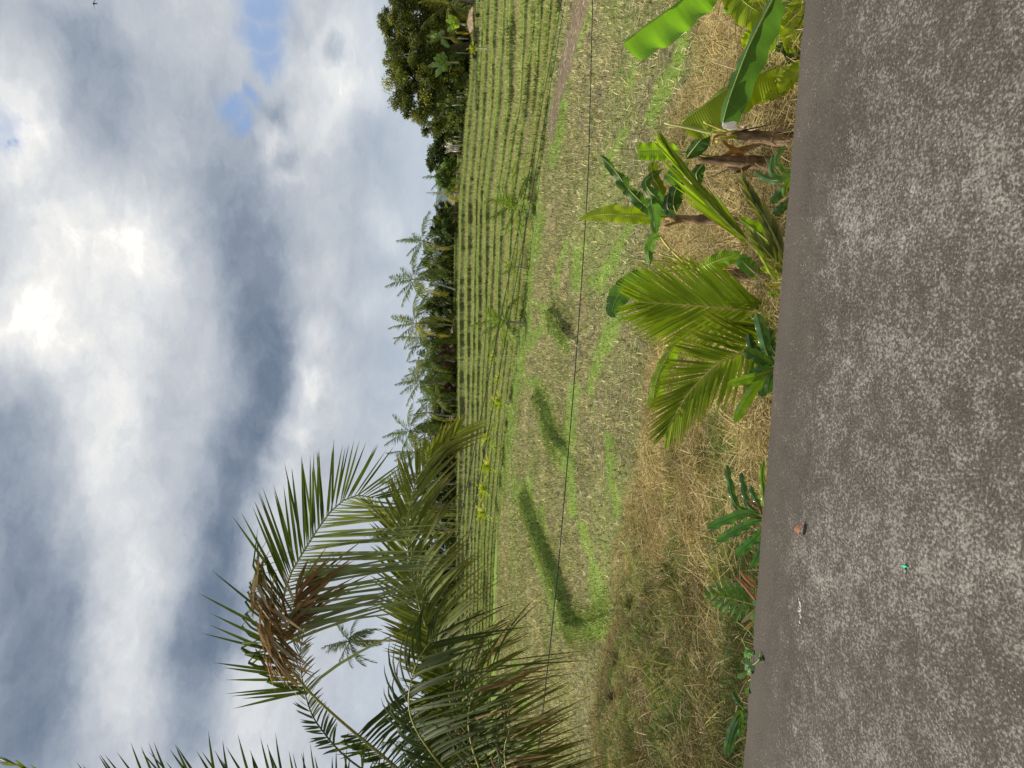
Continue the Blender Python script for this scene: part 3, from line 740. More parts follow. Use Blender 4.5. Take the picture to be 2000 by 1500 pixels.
# a sleeve of dead leaf folded along the top of the rachis
pts = [at(x, y, 5.7) for x, y in ((512, 1085), (502, 1120), (500, 1150), (508, 1190), (520, 1240), (530, 1280), (545, 1305))]
SC = spline(pts, 60); ST = tangents(SC); j = rng.integers(0, 56, 60)
blades(mb, SC[j] + rng.normal(0, .022, (60, 3)), nrm(ST[j] + A([.12, -.1, -.35]) + .25 * rng.standard_normal((60, 3))), rng.standard_normal((60, 3)), rng.uniform(.14, .34, 60), rng.uniform(.02, .04, 60), pick([(.30, .22, .13), (.22, .15, .08), (.36, .22, .08), (.36, .30, .21), (.17, .12, .07)], 60), .1, 5, leaflet_prof, fold=.4)
n = 34; D = nrm(A([.55, 0, -.6]) + .3 * rng.standard_normal((n, 3)))
P = spline([at(560, 1250, 5.7), at(580, 1150, 5.7)], n)[:, :]
blades(mb, P, D, rng.standard_normal((n, 3)), rng.uniform(.3, .62, n), .032, pick([(.24, .11, .04), (.30, .16, .06), (.18, .12, .05)], n), .1, 5, leaflet_prof, fold=.3)
mb.build('withered_leaflets', M['straw'], palm, label='brown withered leaflets wrapped along the arching frond')
# B: the long frond reaching across the field to the right
ptB = [(1094,1767,6.6),(1010,1600,6.4),(934,1446,6.2),(904,1386,6.1),(874,1320,6.0),(847,1260,5.9),(826,1206,5.85),(808,1140,5.8),(797,1075,5.8),(795,1029,5.8),(802,985,5.85),(815,935,5.9),(852,884,5.95),(900,838,6.05)]
mk(palm, ptB, n=170, Lf=lambda t, s: np.interp(t, [.1, .35, .6, .8, .93, 1], [.75, .85, .74, .62, .42, .22]) * (1 if s > 0 else .66), w=.042, fwd=(70, 24),
   droop=lambda t, s: (.5 - .38 * t if s > 0 else .06), colf=lambda t, s: DK * (1 - t) * 1.1 + MD * t * 1.2 + (A([.03, .02, .0]) * t), t0=.2, lift=.18, Nh=A([.1, -.9, .35]), tipcol=(.20, .17, .05), label='long frond reaching low across the terraces', r0=.02)
# C: dark frond hanging under the arch
mk(palm, [(1094,1767,6.6),(960,1600,6.2),(850,1480,5.9),(800,1390,5.7),(812,1300,5.6),(850,1240,5.6)], n=60, Lf=lambda t, s: .85 - .35 * t, w=.044, fwd=(70, 35), droop=.5,
   colf=lambda t, s: DK * .75, t0=.2, Nh=A([.2, -.8, .5]), label='shaded frond hanging under the arching one')
# D: lower brownish fronds near the edge of the picture
mk(palm, [(1094,1767,6.6),(1010,1620,6.1),(945,1520,5.8),(915,1420,5.6),(930,1340,5.5),(975,1290,5.5)], n=46, Lf=lambda t, s: .80 - .3 * t, w=.032, fwd=(62, 35), droop=.55,
   colf=lambda t, s: (BR if rng.random() < .30 else DK * 1.1), t0=.2, Nh=A([.2, -.8, .5]), tipcol=(.22, .13, .04), label='low frond with rusty brown leaflet tips')
mk(palm, [(1094,1767,6.6),(1040,1640,6.0),(1000,1540,5.7),(985,1470,5.5),(1000,1410,5.4)], n=36, Lf=lambda t, s: .62 - .25 * t, w=.032, fwd=(60, 38), fold=.35, droop=.6,
   colf=lambda t, s: (BR * 1.1 if rng.random() < .35 else DK), t0=.25, Nh=A([.2, -.8, .5]), tipcol=(.25, .14, .03), label='lowest drooping frond with orange and dark leaflets')
# E: thin dark frond seen edge on
mk(palm, [(1094,1767,6.6),(860,1600,6.9),(690,1490,7.2),(628,1425,7.3),(605,1386,7.3),(594,1345,7.3),(587,1305,7.3),(586,1272,7.3),(595,1230,7.3),(606,1190,7.3)], n=70, Lf=lambda t, s: .26 * np.interp(t, [.6, .8, 1], [.8, 1, .5]), w=.03, fwd=(85, 40), droop=.2,
   colf=lambda t, s: DK * .7, t0=.62, gap=lambda t, s: rng.random() < .25 , lift=.1, rc=(.07, .07, .035), Nh=A([.3, -.75, .6]), label='thin dark frond seen edge on')
# F: the upright frond along the edge of the picture
mk(palm, [(1094,1767,6.6),(900,1670,6.0),(720,1605,5.7),(520,1566,5.5),(330,1552,5.4),(160,1570,5.3),(40,1610,5.3)], n=78, jit=.16, Lf=lambda t, s: np.interp(t, [.2, .5, .8, 1], [.64, .62, .42, .22]), w=.030, fwd=(78, 42), droop=.05,
   colf=lambda t, s: DK * .62, t0=.3, lift=.1, Nh=A([.1, -1, .0]), rc=(.1, .1, .04), label='upright dark frond with stiff pointed leaflets')
mk(palm, [(1094,1767,6.6),(800,1680,6.0),(500,1610,5.6),(250,1560,5.3),(90,1515,5.2),(-30,1470,5.2)], n=60, Lf=lambda t, s: .26 - .16 * t, w=.03, fwd=(40, 10), droop=.05,
   colf=lambda t, s: MD, t0=.35, Nh=A([.1, -1, .0]), label='green frond whose tip reaches the sky corner')

# the rest of the crown, out of the picture on the left, which shades the bank
for k in range(11):
    a = (100, 128, 155, 180, 205, 232, 258, 140, 190, 240, 168)[k]; el = (45, 20, 55, 25, 50, 15, 40, 72, 78, 68, 5)[k]
    D0 = A([math.cos(math.radians(a)) * math.cos(math.radians(el)), math.sin(math.radians(a)) * math.cos(math.radians(el)), math.sin(math.radians(el))])
    o_, b_ = MB(), MB(); q_ = [crown + D0 * l + A([0, 0, -.05 * l * l]) for l in (0, .8, 1.7, 2.6, 3.5)]
    frond_geo(np.array(q_), A([0, 0, 1]) if el < 60 else A([0, -1, 0]), 50, lambda t, s: .8 * np.interp(t, [0, .4, 1], [.6, 1, .35]), .03, (70, 35), .35, lambda t, s: DK, mbl=o_, mbr=b_, t0=.15, fold=.35, r0=.02)
    o_ = o_.build('frond', M['frond'], palm); b_.build('rachis', M['stalk'], o_)
# young coconut palm at the road edge
yb = at(1552, 560, 4.35)
yp = empty('coconut_palm', (yb[0], yb[1], float(terrain(yb[0], yb[1]))), 'young yellow-green coconut palm with upright feather fronds growing below the road edge', 'palm')
mb = MB(); tube(mb, spline([A([yb[0], yb[1], float(terrain(yb[0], yb[1])) - .1]), yb, at(1530, 560, 4.35)], 8), np.linspace(.09, .05, 8), (.30, .24, .12), 10, .2)
mb.build('trunk', M['sheath'], yp)
YG = A([.34, .45, .022]); YG2 = A([.28, .37, .022])
RY = (.52, .43, .12)
mk(yp, [(1548,560,4.35),(1520,602,4.35),(1465,606,4.38),(1400,601,4.42),(1330,595,4.46),(1250,590,4.5)], n=92, Lf=lambda t, s: 1.12*np.interp(t, [.1, .35, .6, .85, 1], [.30, .44, .42, .30, .14]), w=.0245, fwd=(52, 18), droop=.03,
   colf=lambda t, s: YG * (1 if s > 0 else .85), t0=.10, lift=.10, jit=.07, Nh=A([.05, -1, .25]), rc=RY, label='broad upright frond with a yellow midrib', r0=.012)
mk(yp, [(1548,560,4.35),(1520,640,4.25),(1470,676,4.2),(1435,695,4.2),(1395,717,4.2),(1350,762,4.22),(1325,800,4.25),(1300,845,4.3)], n=84, Lf=lambda t, s: 1.1*np.interp(t, [.1, .3, .6, .85, 1], [.28, .42, .36, .26, .12]) * (.95 if s > 0 else .9), w=.0235, fwd=(66, 16), droop=.03,
   colf=lambda t, s: YG2 * (1 if s < 0 else .8), t0=.2, lift=.1, jit=.07, Nh=A([.05, -1, .25]), rc=RY, label='frond leaning over the dry grass, away from the bananas', r0=.011, tipcol=(.33, .30, .06))
mk(yp, [(1548,560,4.35),(1515,528,4.3),(1462,475,4.3),(1420,436,4.35),(1375,388,4.4),(1330,330,4.5),(1300,285,4.6)], n=22, Lf=lambda t, s: .46 * np.interp(t, [0, .3, .75, 1], [.7, 1, .8, .35]), w=.034, fwd=(13, 3), droop=.0,
   colf=lambda t, s: YG * (1.05 if s < 0 else .55), t0=.3, lift=.03, jit=.025, Nh=A([.3, -1, .25]), rc=(.55, .52, .14), label='half-opened spear frond pointing towards the bananas', r0=.013)
mk(yp, [(1548,560,4.2),(1535,520,4.1),(1508,455,4.1),(1480,405,4.12),(1462,372,4.15)], n=14, Lf=lambda t, s: .20 - .06 * t, w=.05, fwd=(22, 8), droop=.0,
   colf=lambda t, s: A([.15, .18, .05]), t0=.35, lift=.03, jit=.04, rc=(.3, .3, .1), tipcol=(.33, .27, .07), label='short fan-like leaf tip turning yellow')
mk(yp, [(1548,560,4.2),(1530,530,4.1),(1500,495,4.1),(1478,470,4.1)], n=12, Lf=lambda t, s: .16 - .05 * t, w=.04, fwd=(28, 8), droop=.0,
   colf=lambda t, s: A([.20, .24, .05]), t0=.3, lift=.03, jit=.05, rc=(.4, .4, .1))

# ------------------------------------------------------------------ bananas and broad leaves
def broadleaf(pts, w, parent, name='leaf', Nh=TOCAM, hw=(1, 1), phi=(.3, .3), col=(.14, .22, .03), tip='point', tears=0, rip=.04, mat='banana', mr=.006, mcol=(.40, .42, .12), m=34, label=None, base=.25, brown=.25):
    """hw scales the two half blades, phi their fold angle out of the leaf plane (radians)"""
    C = spline(pts, m); T = tangents(C); Nh = A(Nh); Nn = nrm(Nh - (T @ Nh)[:, None] * T); S = np.cross(T, Nn)
    t = np.linspace(0, 1, m); Ltot = np.linalg.norm(np.diff(C, axis=0), axis=1).sum()
    if tip == 'point': pr = np.interp(t, [0, .06, .25, .6, .85, .95, 1], [.12, .55, .95, 1, .62, .28, .01])
    elif tip == 'blunt': pr = np.interp(t, [0, .05, .2, .6, .93, .985, 1], [.2, .6, .95, 1, .92, .78, .55])
    elif tip == 'strap': pr = np.interp(t, [0, .2, .5, .85, .95, 1], [.3, .8, 1, .85, .5, .02])
    mb = MB()
    for si, s in enumerate((1, -1)):
        if hw[si] <= 0: continue
        cuts = sorted(rng.choice(np.arange(4, m - 3), tears, replace=False)) if tears else []
        kx = 8
        bounds = [0] + list(cuts) + [m - 1]
        for a, b in zip(bounds[:-1], bounds[1:]):
            dphi = rng.normal(0, .22) if tears else 0
            idx = np.arange(a, b + 1)
            V = []; UV = []
            for u in np.array([0, .17, .34, .5, .66, .82, .95, 1.0]):
                ph = phi[si] + dphi * (1 if tears else 0) * u + rip * np.sin(t[idx] * 26 + si * 2) * u * 4
                ww = w * hw[si] * pr[idx]
                if tears and len(idx) > 1: # slanting notch at either side of a tear
                    k_ = np.linspace(-1, 1, len(idx)); ww = ww * (1 - .10 * np.abs(k_) ** 3 * u)
                off = (np.cos(ph)[:, None] * s * S[idx] - np.sin(ph)[:, None] * Nn[idx]) * (ww * u)[:, None] + T[idx] * (u * ww * .25)[:, None]
                off[:, 2] -= .25 * (ww * u) ** 2 / max(w, .01)
                V.append(C[idx] + off); UV.append(np.stack([t[idx] * Ltot, np.full(len(idx), u)], 1))
            V = np.stack(V, 1); UV = np.stack(UV, 1)
            cc = np.tile(A(col) * rng.uniform(.9, 1.1), (len(idx) * kx, 1)).reshape(len(idx), kx, 3) * rng.uniform(.9, 1.1, (len(idx), 1, 1))
            if brown and mat == 'banana':
                bb = (np.clip(rng.normal(brown, .2, len(idx)), 0, .9) * (1 + 1.2 * (t[idx] > .93)))[:, None].clip(0, .9); cc[:, -1] = cc[:, -1] * (1 - bb) + A([.30, .19, .05]) * bb
            f = gridfaces(len(idx), kx)
            mb.add(V, f if s > 0 else f[:, ::-1], cc.reshape(-1, 3), UV.reshape(-1, 2))
    o = mb.build(name, M[mat], parent, label=label)
    r = MB(); tube(r, C - Nn * .002 * (1), np.linspace(mr, mr * .3, m), mcol, 6); r.build('midrib', M['stalk'], o)
    return o
def pp(*l): return [at(*p) for p in l]
def stem(parent, pts, r, col=(.25, .17, .09), name='stem', mat='sheath', flaps=14):
    mb = MB(); C = spline(pp(*pts), 22); R = np.interp(np.linspace(0, 1, 22), np.linspace(0, 1, len(r)), r)
    cc = A(col) * rng.uniform(.6, 1.5, (22, 1)); tube(mb, C, R, cc, 12, .25)
    if flaps:
        i = rng.integers(2, 20, flaps); T = tangents(C); a = rng.uniform(0, 2 * PI, flaps)
        O = np.stack([np.cos(a), np.sin(a), 0 * a], 1) * R[i][:, None]
        blades(mb, C[i] + O * .8, nrm(O * 2.5 / R.max() * .25 + A([0, 0, -.8]) * np.sign(rng.random((flaps, 1)) - .3)), T[i] * .3 + rng.standard_normal((flaps, 3)), rng.uniform(.10, .26, flaps), rng.uniform(.03, .06, flaps), pick([(.34, .23, .13), (.42, .33, .22), (.22, .13, .06), (.45, .22, .06)], flaps), .06, 4, leaflet_prof, fold=.3)
    return mb.build(name, M[mat], parent)
def ground_at(px, py, d):
    p = at(px, py, d); return (p[0], p[1], float(terrain(p[0], p[1])))
BRT = A([.27, .45, .025]); MIDG = A([.16, .32, .030]); DRK = A([.050, .115, .024]); SHN = A([.085, .19, .040]); LIME = A([.36, .47, .020])
GB = 'banana plants along the road bank'
# B1: plant beyond the right edge, four big blades reach in
b1 = empty('banana_plant', ground_at(1560, -60, 5.2), 'biggest banana plant, wide overlapping paddle leaves cut by the edge of the picture', 'banana plant', GB)
stem(b1, [(1640,-60,5.2),(1560,-62,5.2),(1460,-66,5.2),(1380,-66,5.2)], [.10, .09, .07, .04], (.22, .20, .08))
broadleaf(pp((1400,-55,5.2),(1352,-18,5.15),(1298,24,5.1),(1250,58,5.05),(1217,84,5.02)), .185, b1, hw=(.25, 1), phi=(1.2, .12), col=MIDG * 1.35, tip='blunt', tears=2, mr=.007, label='broad sunlit leaf reaching furthest out over the field')
broadleaf(pp((1530,-40,4.45),(1505,8,4.35),(1482,52,4.25),(1460,98,4.2),(1440,150,4.2),(1424,195,4.2),(1412,238,4.22)), .112, b1, hw=(.45, 1), phi=(.9, .15), col=SHN * 1.0, tip='blunt', tears=2, mr=.009, mcol=(.30, .40, .08), label='dark glossy leaf hanging in front')
broadleaf(pp((1580,72,4.6),(1556,108,4.6),(1500,138,4.6),(1427,170,4.65),(1375,206,4.7),(1332,238,4.75)), .175, b1, hw=(.3, 1), phi=(1.2, .15), col=LIME * .8, tip='blunt', tears=2, mr=.008, label='yellow-green leaf behind the dark one')
broadleaf(pp((1420,-40,5.4),(1450,0,5.35),(1480,22,5.3),(1500,32,5.3)), .16, b1, hw=(1, .7), phi=(.2, .3), col=LIME * .75, tip='blunt')
broadleaf(pp((1575,-10,4.5),(1566,35,4.45),(1548,60,4.45),(1526,72,4.45)), .13, b1, hw=(1, .9), phi=(.2, .2), col=LIME * .9, tip='blunt')
broadleaf(pp((1500,40,5.5),(1475,70,5.5),(1450,92,5.5)), .10, b1, hw=(1, .9), phi=(.1, .1), col=LIME, tip='point')
broadleaf(pp((1575,120,4.3),(1552,148,4.3),(1523,180,4.3)), .09, b1, hw=(1, .4), phi=(.2, .6), col=LIME * .8, tip='point', label='small folded leaf low by the road')
broadleaf(pp((1580,40,4.5),(1555,80,4.5),(1530,105,4.5)), .11, b1, hw=(.8, .8), phi=(.3, .3), col=DRK, tip='blunt')
broadleaf(pp((1545,-30,5.3),(1530,20,5.25),(1510,60,5.25),(1478,100,5.3)), .16, b1, hw=(1, .9), phi=(.2, .4), col=LIME * .7, tip='blunt', tears=3)
broadleaf(pp((1585,-20,4.7),(1545,20,4.7),(1505,70,4.7),(1470,92,4.7)), .13, b1, hw=(1, .8), phi=(.3, .3), col=BRT * .8, tip='point', tears=3)
broadleaf(pp((1470,-50,5.5),(1452,-5,5.45),(1440,18,5.4),(1433,30,5.4)), .13, b1, hw=(1, .8), phi=(.2, .3), col=BRT * .9, tip='blunt', tears=1)
scrap = MB(); c_ = at(1424, 247, 4.6); q_ = at(1411, 240, 4.58), at(1411, 241, 4.58), at(1439, 239, 4.60), at(1441, 254, 4.60), at(1410, 258, 4.56), at(1426, 256, 4.57)
gu, gv = np.meshgrid(np.linspace(0, 1, 9), np.linspace(0, 1, 7), indexing='ij')
SP = (1 - gu)[..., None] * ((1 - gv)[..., None] * at(1410, 240, 4.17) + gv[..., None] * at(1411, 254, 4.16)) + gu[..., None] * ((1 - gv)[..., None] * at(1439, 239, 4.17) + gv[..., None] * at(1436, 255, 4.17))
SP[..., 1] += .012 * np.sin(gu * 7 + gv * 4) - .012
scrap.add(SP, gridfaces(9, 7), (.80, .77, .72)); scrap.add(SP + A([0, .004, 0]), gridfaces(9, 7)[:, ::-1], (.80, .77, .72))
scrap.build('paper_scrap', leaf_mat('thin_white_sheet', .5, .8, .05, tcol=(1, 1, 1), spec=.2), label='white torn scrap hanging on the tip of the glossy banana leaf', cat='scrap')
# B2: brown stump with cut petioles
b2 = empty('banana_plant', ground_at(1550, 272, 4.7), 'banana stump with a brown dried stem and cut yellow petioles, no blades', 'banana plant', GB)
stem(b2, [(1600,278,4.7),(1545,275,4.7),(1490,268,4.7),(1440,264,4.7),(1418,260,4.7)], [.056, .054, .046, .038, .017], (.22, .15, .09), flaps=9)
def petiole(parent, pts, r=.012, col=(.36, .38, .10)):
    mb = MB(); C = spline(pp(*pts), 14); tube(mb, C, np.linspace(r, r * .55, 14), col, 7); mb.build('petiole', M['stalk'], parent)
petiole(b2, [(1440,264,4.7),(1385,258,4.7),(1340,248,4.7),(1298,240,4.7)], .014, (.42, .44, .16)); petiole(b2, [(1440,262,4.7),(1405,250,4.66),(1375,238,4.62)], .014, (.45, .40, .08)); petiole(b2, [(1440,266,4.7),(1415,270,4.62),(1398,277,4.62)], .014, (.48, .47, .08))
petiole(b2, [(1440,266,4.7),(1400,265,4.7),(1390,282,4.7)], .012, (.35, .18, .05))
# B3: stem with one glowing leaf and shaded ones
b3 = empty('banana_plant', ground_at(1545, 322, 4.9), 'banana plant with one bright oval upright leaf above a ragged brown stem', 'banana plant', GB)
stem(b3, [(1600,325,4.9),(1540,322,4.9),(1480,318,4.9),(1420,314,4.9),(1362,310,4.9)], [.058, .054, .045, .036, .017], (.20, .13, .08), flaps=10)
petiole(b3, [(1430,315,4.9),(1390,312,4.9),(1350,300,4.9),(1325,297,4.9)], .014); petiole(b3, [(1430,314,4.9),(1400,308,4.9),(1365,302,4.86)], .013, (.46, .45, .12))
broadleaf(pp((1328,297,4.9),(1300,296,4.9),(1270,296,4.9),(1247,297,4.9)), .070, b3, hw=(1, .85), phi=(.15, .15), col=BRT, tip='blunt', mcol=(.5, .55, .2), label='bright upright leaf lit from behind')
broadleaf(pp((1340,310,4.82),(1355,290,4.78),(1370,272,4.74),(1386,260,4.74)), .062, b3, hw=(1, .8), phi=(.3, .4), col=DRK, tip='point')
broadleaf(pp((1345,318,4.82),(1325,330,4.82),(1312,345,4.82),(1305,356,4.78)), .066, b3, hw=(1, 1), phi=(.4, .5), col=SHN * 1.2, tip='point')
broadleaf(pp((1375,318,4.82),(1360,340,4.82),(1368,362,4.82)), .05, b3, hw=(1, 1), phi=(.5, .5), col=DRK, tip='point')
# B4: tall plant with a glowing leaf, a tattered leaf and hanging shiny ones
b4 = empty('banana_plant', ground_at(1500, 440, 6.4), 'banana plant with one glowing yellow-green upright leaf crossing the cable and a dark tattered leaf', 'banana plant', GB)
stem(b4, [(1560,446,6.4),(1480,440,6.4),(1410,432,6.4),(1350,428,6.4),(1300,424,6.4)], [.07, .06, .05, .04, .02], (.26, .17, .10), flaps=8)
broadleaf(pp((1300,424,6.4),(1272,424,6.4),(1230,421,6.42),(1190,418,6.45),(1160,421,6.5),(1133,428,6.55)), .085, b4, hw=(1, .9), phi=(.12, .12), col=LIME * 1.0, tip='point', tears=3, mcol=(.55, .58, .18), label='glowing yellow-green upright leaf')
broadleaf(pp((1300,420,6.4),(1270,408,6.3),(1246,388,6.25),(1222,362,6.2),(1205,338,6.2),(1188,318,6.2),(1168,300,6.2)), .085, b4, hw=(.8, .9), phi=(.7, .6), col=DRK * 1.2, tip='point', tears=9, rip=.09, label='dark tattered leaf')
broadleaf(pp((1305,420,6.3),(1276,400,6.2),(1272,388,6.2),(1278,430,6.1),(1280,468,6.1)), .06, b4, hw=(1, 1), phi=(.5, .5), col=SHN * 1.4, tip='point', tears=2, label='glossy leaf hanging down')
broadleaf(pp((1310,415,6.3),(1285,388,6.2),(1268,372,6.2),(1262,352,6.2),(1295,330,6.2)), .06, b4, hw=(1, .8), phi=(.4, .5), col=SHN * 1.1, tip='point', tears=4)
broadleaf(pp((1320,415,6.3),(1315,395,6.3),(1320,372,6.3),(1332,350,6.3)), .085, b4, hw=(1, 1), phi=(.4, .4), col=DRK, tip='point', tears=2)
broadleaf(pp((1322,420,6.3),(1306,410,6.2),(1303,392,6.2),(1308,376,6.2)), .05, b4, hw=(1, 1), phi=(.4, .4), col=(.06, .11, .07), tip='point')
broadleaf(pp((1300,390,6.3),(1285,362,6.2),(1275,345,6.2),(1273,318,6.2)), .05, b4, hw=(1, .9), phi=(.3, .3), col=LIME * .5, tip='blunt', brown=.5)
petiole(b4, [(1360,428,6.4),(1330,432,6.4),(1296,442,6.4)], .02, (.34, .18, .07))
# B5: plant with the big drooping leaf
b5 = empty('banana_plant', ground_at(1520, 545, 5.8), 'banana plant behind the young palm with one long dark arching leaf and bare yellow petioles', 'banana plant', GB)
stem(b5, [(1580,552,5.8),(1500,544,5.8),(1430,535,5.8),(1375,524,5.8),(1350,516,5.8)], [.07, .06, .05, .04, .02], (.26, .18, .10), flaps=8)
petiole(b5, [(1365,520,5.8),(1330,528,5.75),(1300,530,5.7),(1276,534,5.7)], .013, (.42, .42, .11))
broadleaf(pp((1276,534,5.7),(1252,544,5.68),(1230,557,5.66),(1211,573,5.65),(1200,592,5.65),(1196,610,5.65),(1202,620,5.65)), .105, b5, hw=(1, .8), phi=(.25, .3), col=SHN * 1.05, tip='point', tears=5, mcol=(.48, .50, .15), label='long dark leaf arching over the young palm frond')
petiole(b5, [(1365,518,5.8),(1330,505,5.7),(1305,482,5.7),(1290,462,5.7)], .013, (.52, .46, .08))
broadleaf(pp((1289,460,5.7),(1274,468,5.65),(1266,492,5.6),(1270,518,5.6)), .05, b5, hw=(1, .9), phi=(.5, .5), col=SHN * 1.3, tip='point', tears=2)
petiole(b5, [(1360,518,5.8),(1310,512,5.8),(1250,507,5.8),(1203,498,5.8)], .009, (.34, .36, .10)); petiole(b5, [(1362,518,5.8),(1325,506,5.75),(1288,496,5.7)], .012, (.46, .46, .14))
petiole(b5, [(1365,520,5.8),(1320,516,5.8),(1300,512,5.8)], .010, (.30, .14, .06))
broadleaf(pp((1362,528,5.6),(1385,516,5.5),(1412,505,5.45),(1432,499,5.42),(1447,492,5.4)), .07, b5, hw=(1, .9), phi=(.25, .3), col=BRT * .95, tip='point', tears=2, mcol=(.5, .55, .15), label='bright leaf turned down towards the road')
broadleaf(pp((1500,545,5.3),(1475,528,5.25),(1455,515,5.2),(1443,505,5.2)), .06, b5, hw=(1, 1), phi=(.3, .3), col=SHN * 1.5, tip='blunt')
# B6: the plant hidden behind the fronds, a single strap leaf shows
b6 = empty('banana_plant', ground_at(1420, 640, 7.0), 'banana shoot behind the fronds showing one long pale blade with a blunt tip', 'banana plant', GB)
stem(b6, [(1480,640,7.0),(1420,638,7.0),(1365,642,7.0),(1330,655,6.95)], [.05, .045, .03, .018], (.25, .26, .09), flaps=0)
broadleaf(pp((1330,652,6.95),(1308,690,6.9),(1290,722,6.9),(1280,752,6.9),(1276,780,6.9),(1272,797,6.9)), .085, b6, hw=(.75, 1), phi=(.5, .35), col=BRT * .8, tip='blunt')
# B7: young shoot with bright blade beside the spear frond
b7 = empty('banana_plant', ground_at(1540, 500, 4.5), 'small banana shoot with one bright blade close to the road between palm fronds', 'banana plant', GB)
stem(b7, [(1580,510,4.5),(1550,505,4.5),(1525,490,4.5)], [.03, .025, .015], (.2, .24, .07), flaps=0)
broadleaf(pp((1525,490,4.5),(1500,470,4.48),(1470,446,4.46),(1442,425,4.45)), .055, b7, hw=(1, .45), phi=(.2, .6), col=BRT * .75, tip='point')

# ------------------------------------------------------------------ herbs along the road edge
def herb(name, px, py, d, label, cat, leaves, group=None):
    e = empty(name, (*at(px, py, d)[:2], float(terrain(*at(px, py, d)[:2]))), label, cat, group)
    mb = MB(); g0 = A(ground_at(px, py, d))
    for l in leaves: tube(mb, spline([g0 + A([0, 0, -.05]), (g0 + at(*l[0][0])) / 2 + A([0, .01, .04]), at(*l[0][0])], 8), np.linspace(.008, .005, 8), (.16, .22, .05), 6)
    mb.build('stem', M['stalk'], e)
    for l in leaves:
        kw = dict(mat='herb', tip='strap', phi=(.35, .35), rip=.05, mr=.003, m=22); kw.update(l[2] if len(l) > 2 else {})
        broadleaf(pp(*l[0]), l[1], e, **kw)
    return e
G1 = A([.075, .175, .045]); G2 = A([.10, .21, .035]); PK = A([.38, .20, .13])
herb('broadleaf_plant', 1520, 715, 3.95, 'dark green plant with long pointed leaves in front of the leaning frond', 'plant', [
    [((1512,712,3.9),(1498,690,3.88),(1488,652,3.86),(1478,612,3.86)), .036, dict(col=G1)],
    [((1512,712,3.9),(1488,702,3.86),(1468,692,3.85),(1452,686,3.85)), .04, dict(col=G2 * .8)],
    [((1512,720,3.9),(1490,722,3.86),(1470,735,3.85),(1455,752,3.85)), .04, dict(col=G1 * .9)],
    [((1512,722,3.88),(1480,735,3.84),(1445,744,3.82),(1421,750,3.8)), .028, dict(col=BRT * .9)],
    [((1512,725,3.88),(1485,745,3.84),(1455,785,3.82),(1434,826,3.8)), .034, dict(col=BRT * .75, phi=(.2, .5))],
    [((1512,725,3.9),(1495,750,3.88),(1485,775,3.88)), .03, dict(col=G1)],
    [((1515,715,3.9),(1505,738,3.85),(1498,768,3.83)), .03, dict(col=G2)],
    [((1520,700,3.92),(1505,672,3.9),(1503,640,3.9)), .03, dict(col=G1 * .8)],
    [((1510,705,3.95),(1470,680,3.95),(1462,652,3.95)), .03, dict(col=DRK * .6)]])
herb('strap_leaf_plant', 1500, 1012, 3.90, 'glossy plant with long wavy strap leaves spread like a hand over dry grass', 'plant', [
    [((1488,1012,3.88),(1455,1004,3.85),(1418,1016,3.83),(1380,1032,3.82)), .030, dict(col=G1 * 1.3, rip=.10, mcol=(.3, .38, .2))],
    [((1488,1016,3.88),(1465,1022,3.84),(1430,1040,3.82),(1399,1058,3.80)), .030, dict(col=G1 * 1.3, rip=.10, mcol=(.3, .38, .2))],
    [((1490,1030,3.88),(1478,1048,3.84),(1455,1068,3.82),(1436,1086,3.80)), .032, dict(col=G1 * 1.3, rip=.10, mcol=(.3, .38, .2))],
    [((1490,1050,3.9),(1480,1085,3.88),(1467,1110,3.86)), .022, dict(col=G1 * 1.4)],
    [((1480,1005,3.9),(1440,990,3.92),(1426,950,3.95),(1419,907,3.98)), .022, dict(col=G2 * .7, rip=.10)],
    [((1485,1002,3.9),(1462,990,3.9),(1452,955,3.93),(1447,922,3.95)), .020, dict(col=G1 * .9, rip=.10)],
    [((1488,1005,3.9),(1480,985,3.9),(1470,965,3.92),(1466,949,3.93)), .018, dict(col=G1)],
    [((1492,1000,3.88),(1490,960,3.86),(1487,925,3.86),(1492,898,3.86)), .018, dict(col=BRT * .7)],
    [((1488,1008,3.9),(1482,992,3.86),(1468,982,3.84),(1458,978,3.83)), .010, dict(col=PK, mat='straw', mcol=(.4, .2, .12))],
    [((1488,1016,3.9),(1475,1012,3.86),(1465,1009,3.84)), .008, dict(col=PK, mat='straw', mcol=(.4, .2, .12))]])
dl = [((1482,1180,3.95),(1452,1142,3.9),(1432,1124,3.88)), ((1480,1150,3.95),(1460,1133,3.9),(1446,1118,3.88)), ((1478,1190,3.9),(1462,1205,3.86),(1447,1217,3.85)), ((1475,1214,3.9),(1464,1222,3.88),(1452,1231,3.87))]
fern = empty('compound_leaf_plant', ground_at(1485, 1182, 4.0), 'bright green compound leaf like a feather among withered pink leaves', 'plant')
mbf = MB(); mbr = MB(); C = spline(pp((1490,1184,3.97),(1469,1179,3.94),(1425,1168,3.9),(1400,1165,3.9),(1373,1164,3.9)), 60)
tube(mbr, C[::3], np.linspace(.006, .002, 20), (.36, .42, .08), 6)
T = tangents(C); Nn = nrm(TOCAM - (T @ TOCAM)[:, None] * T); S = np.cross(T, Nn)
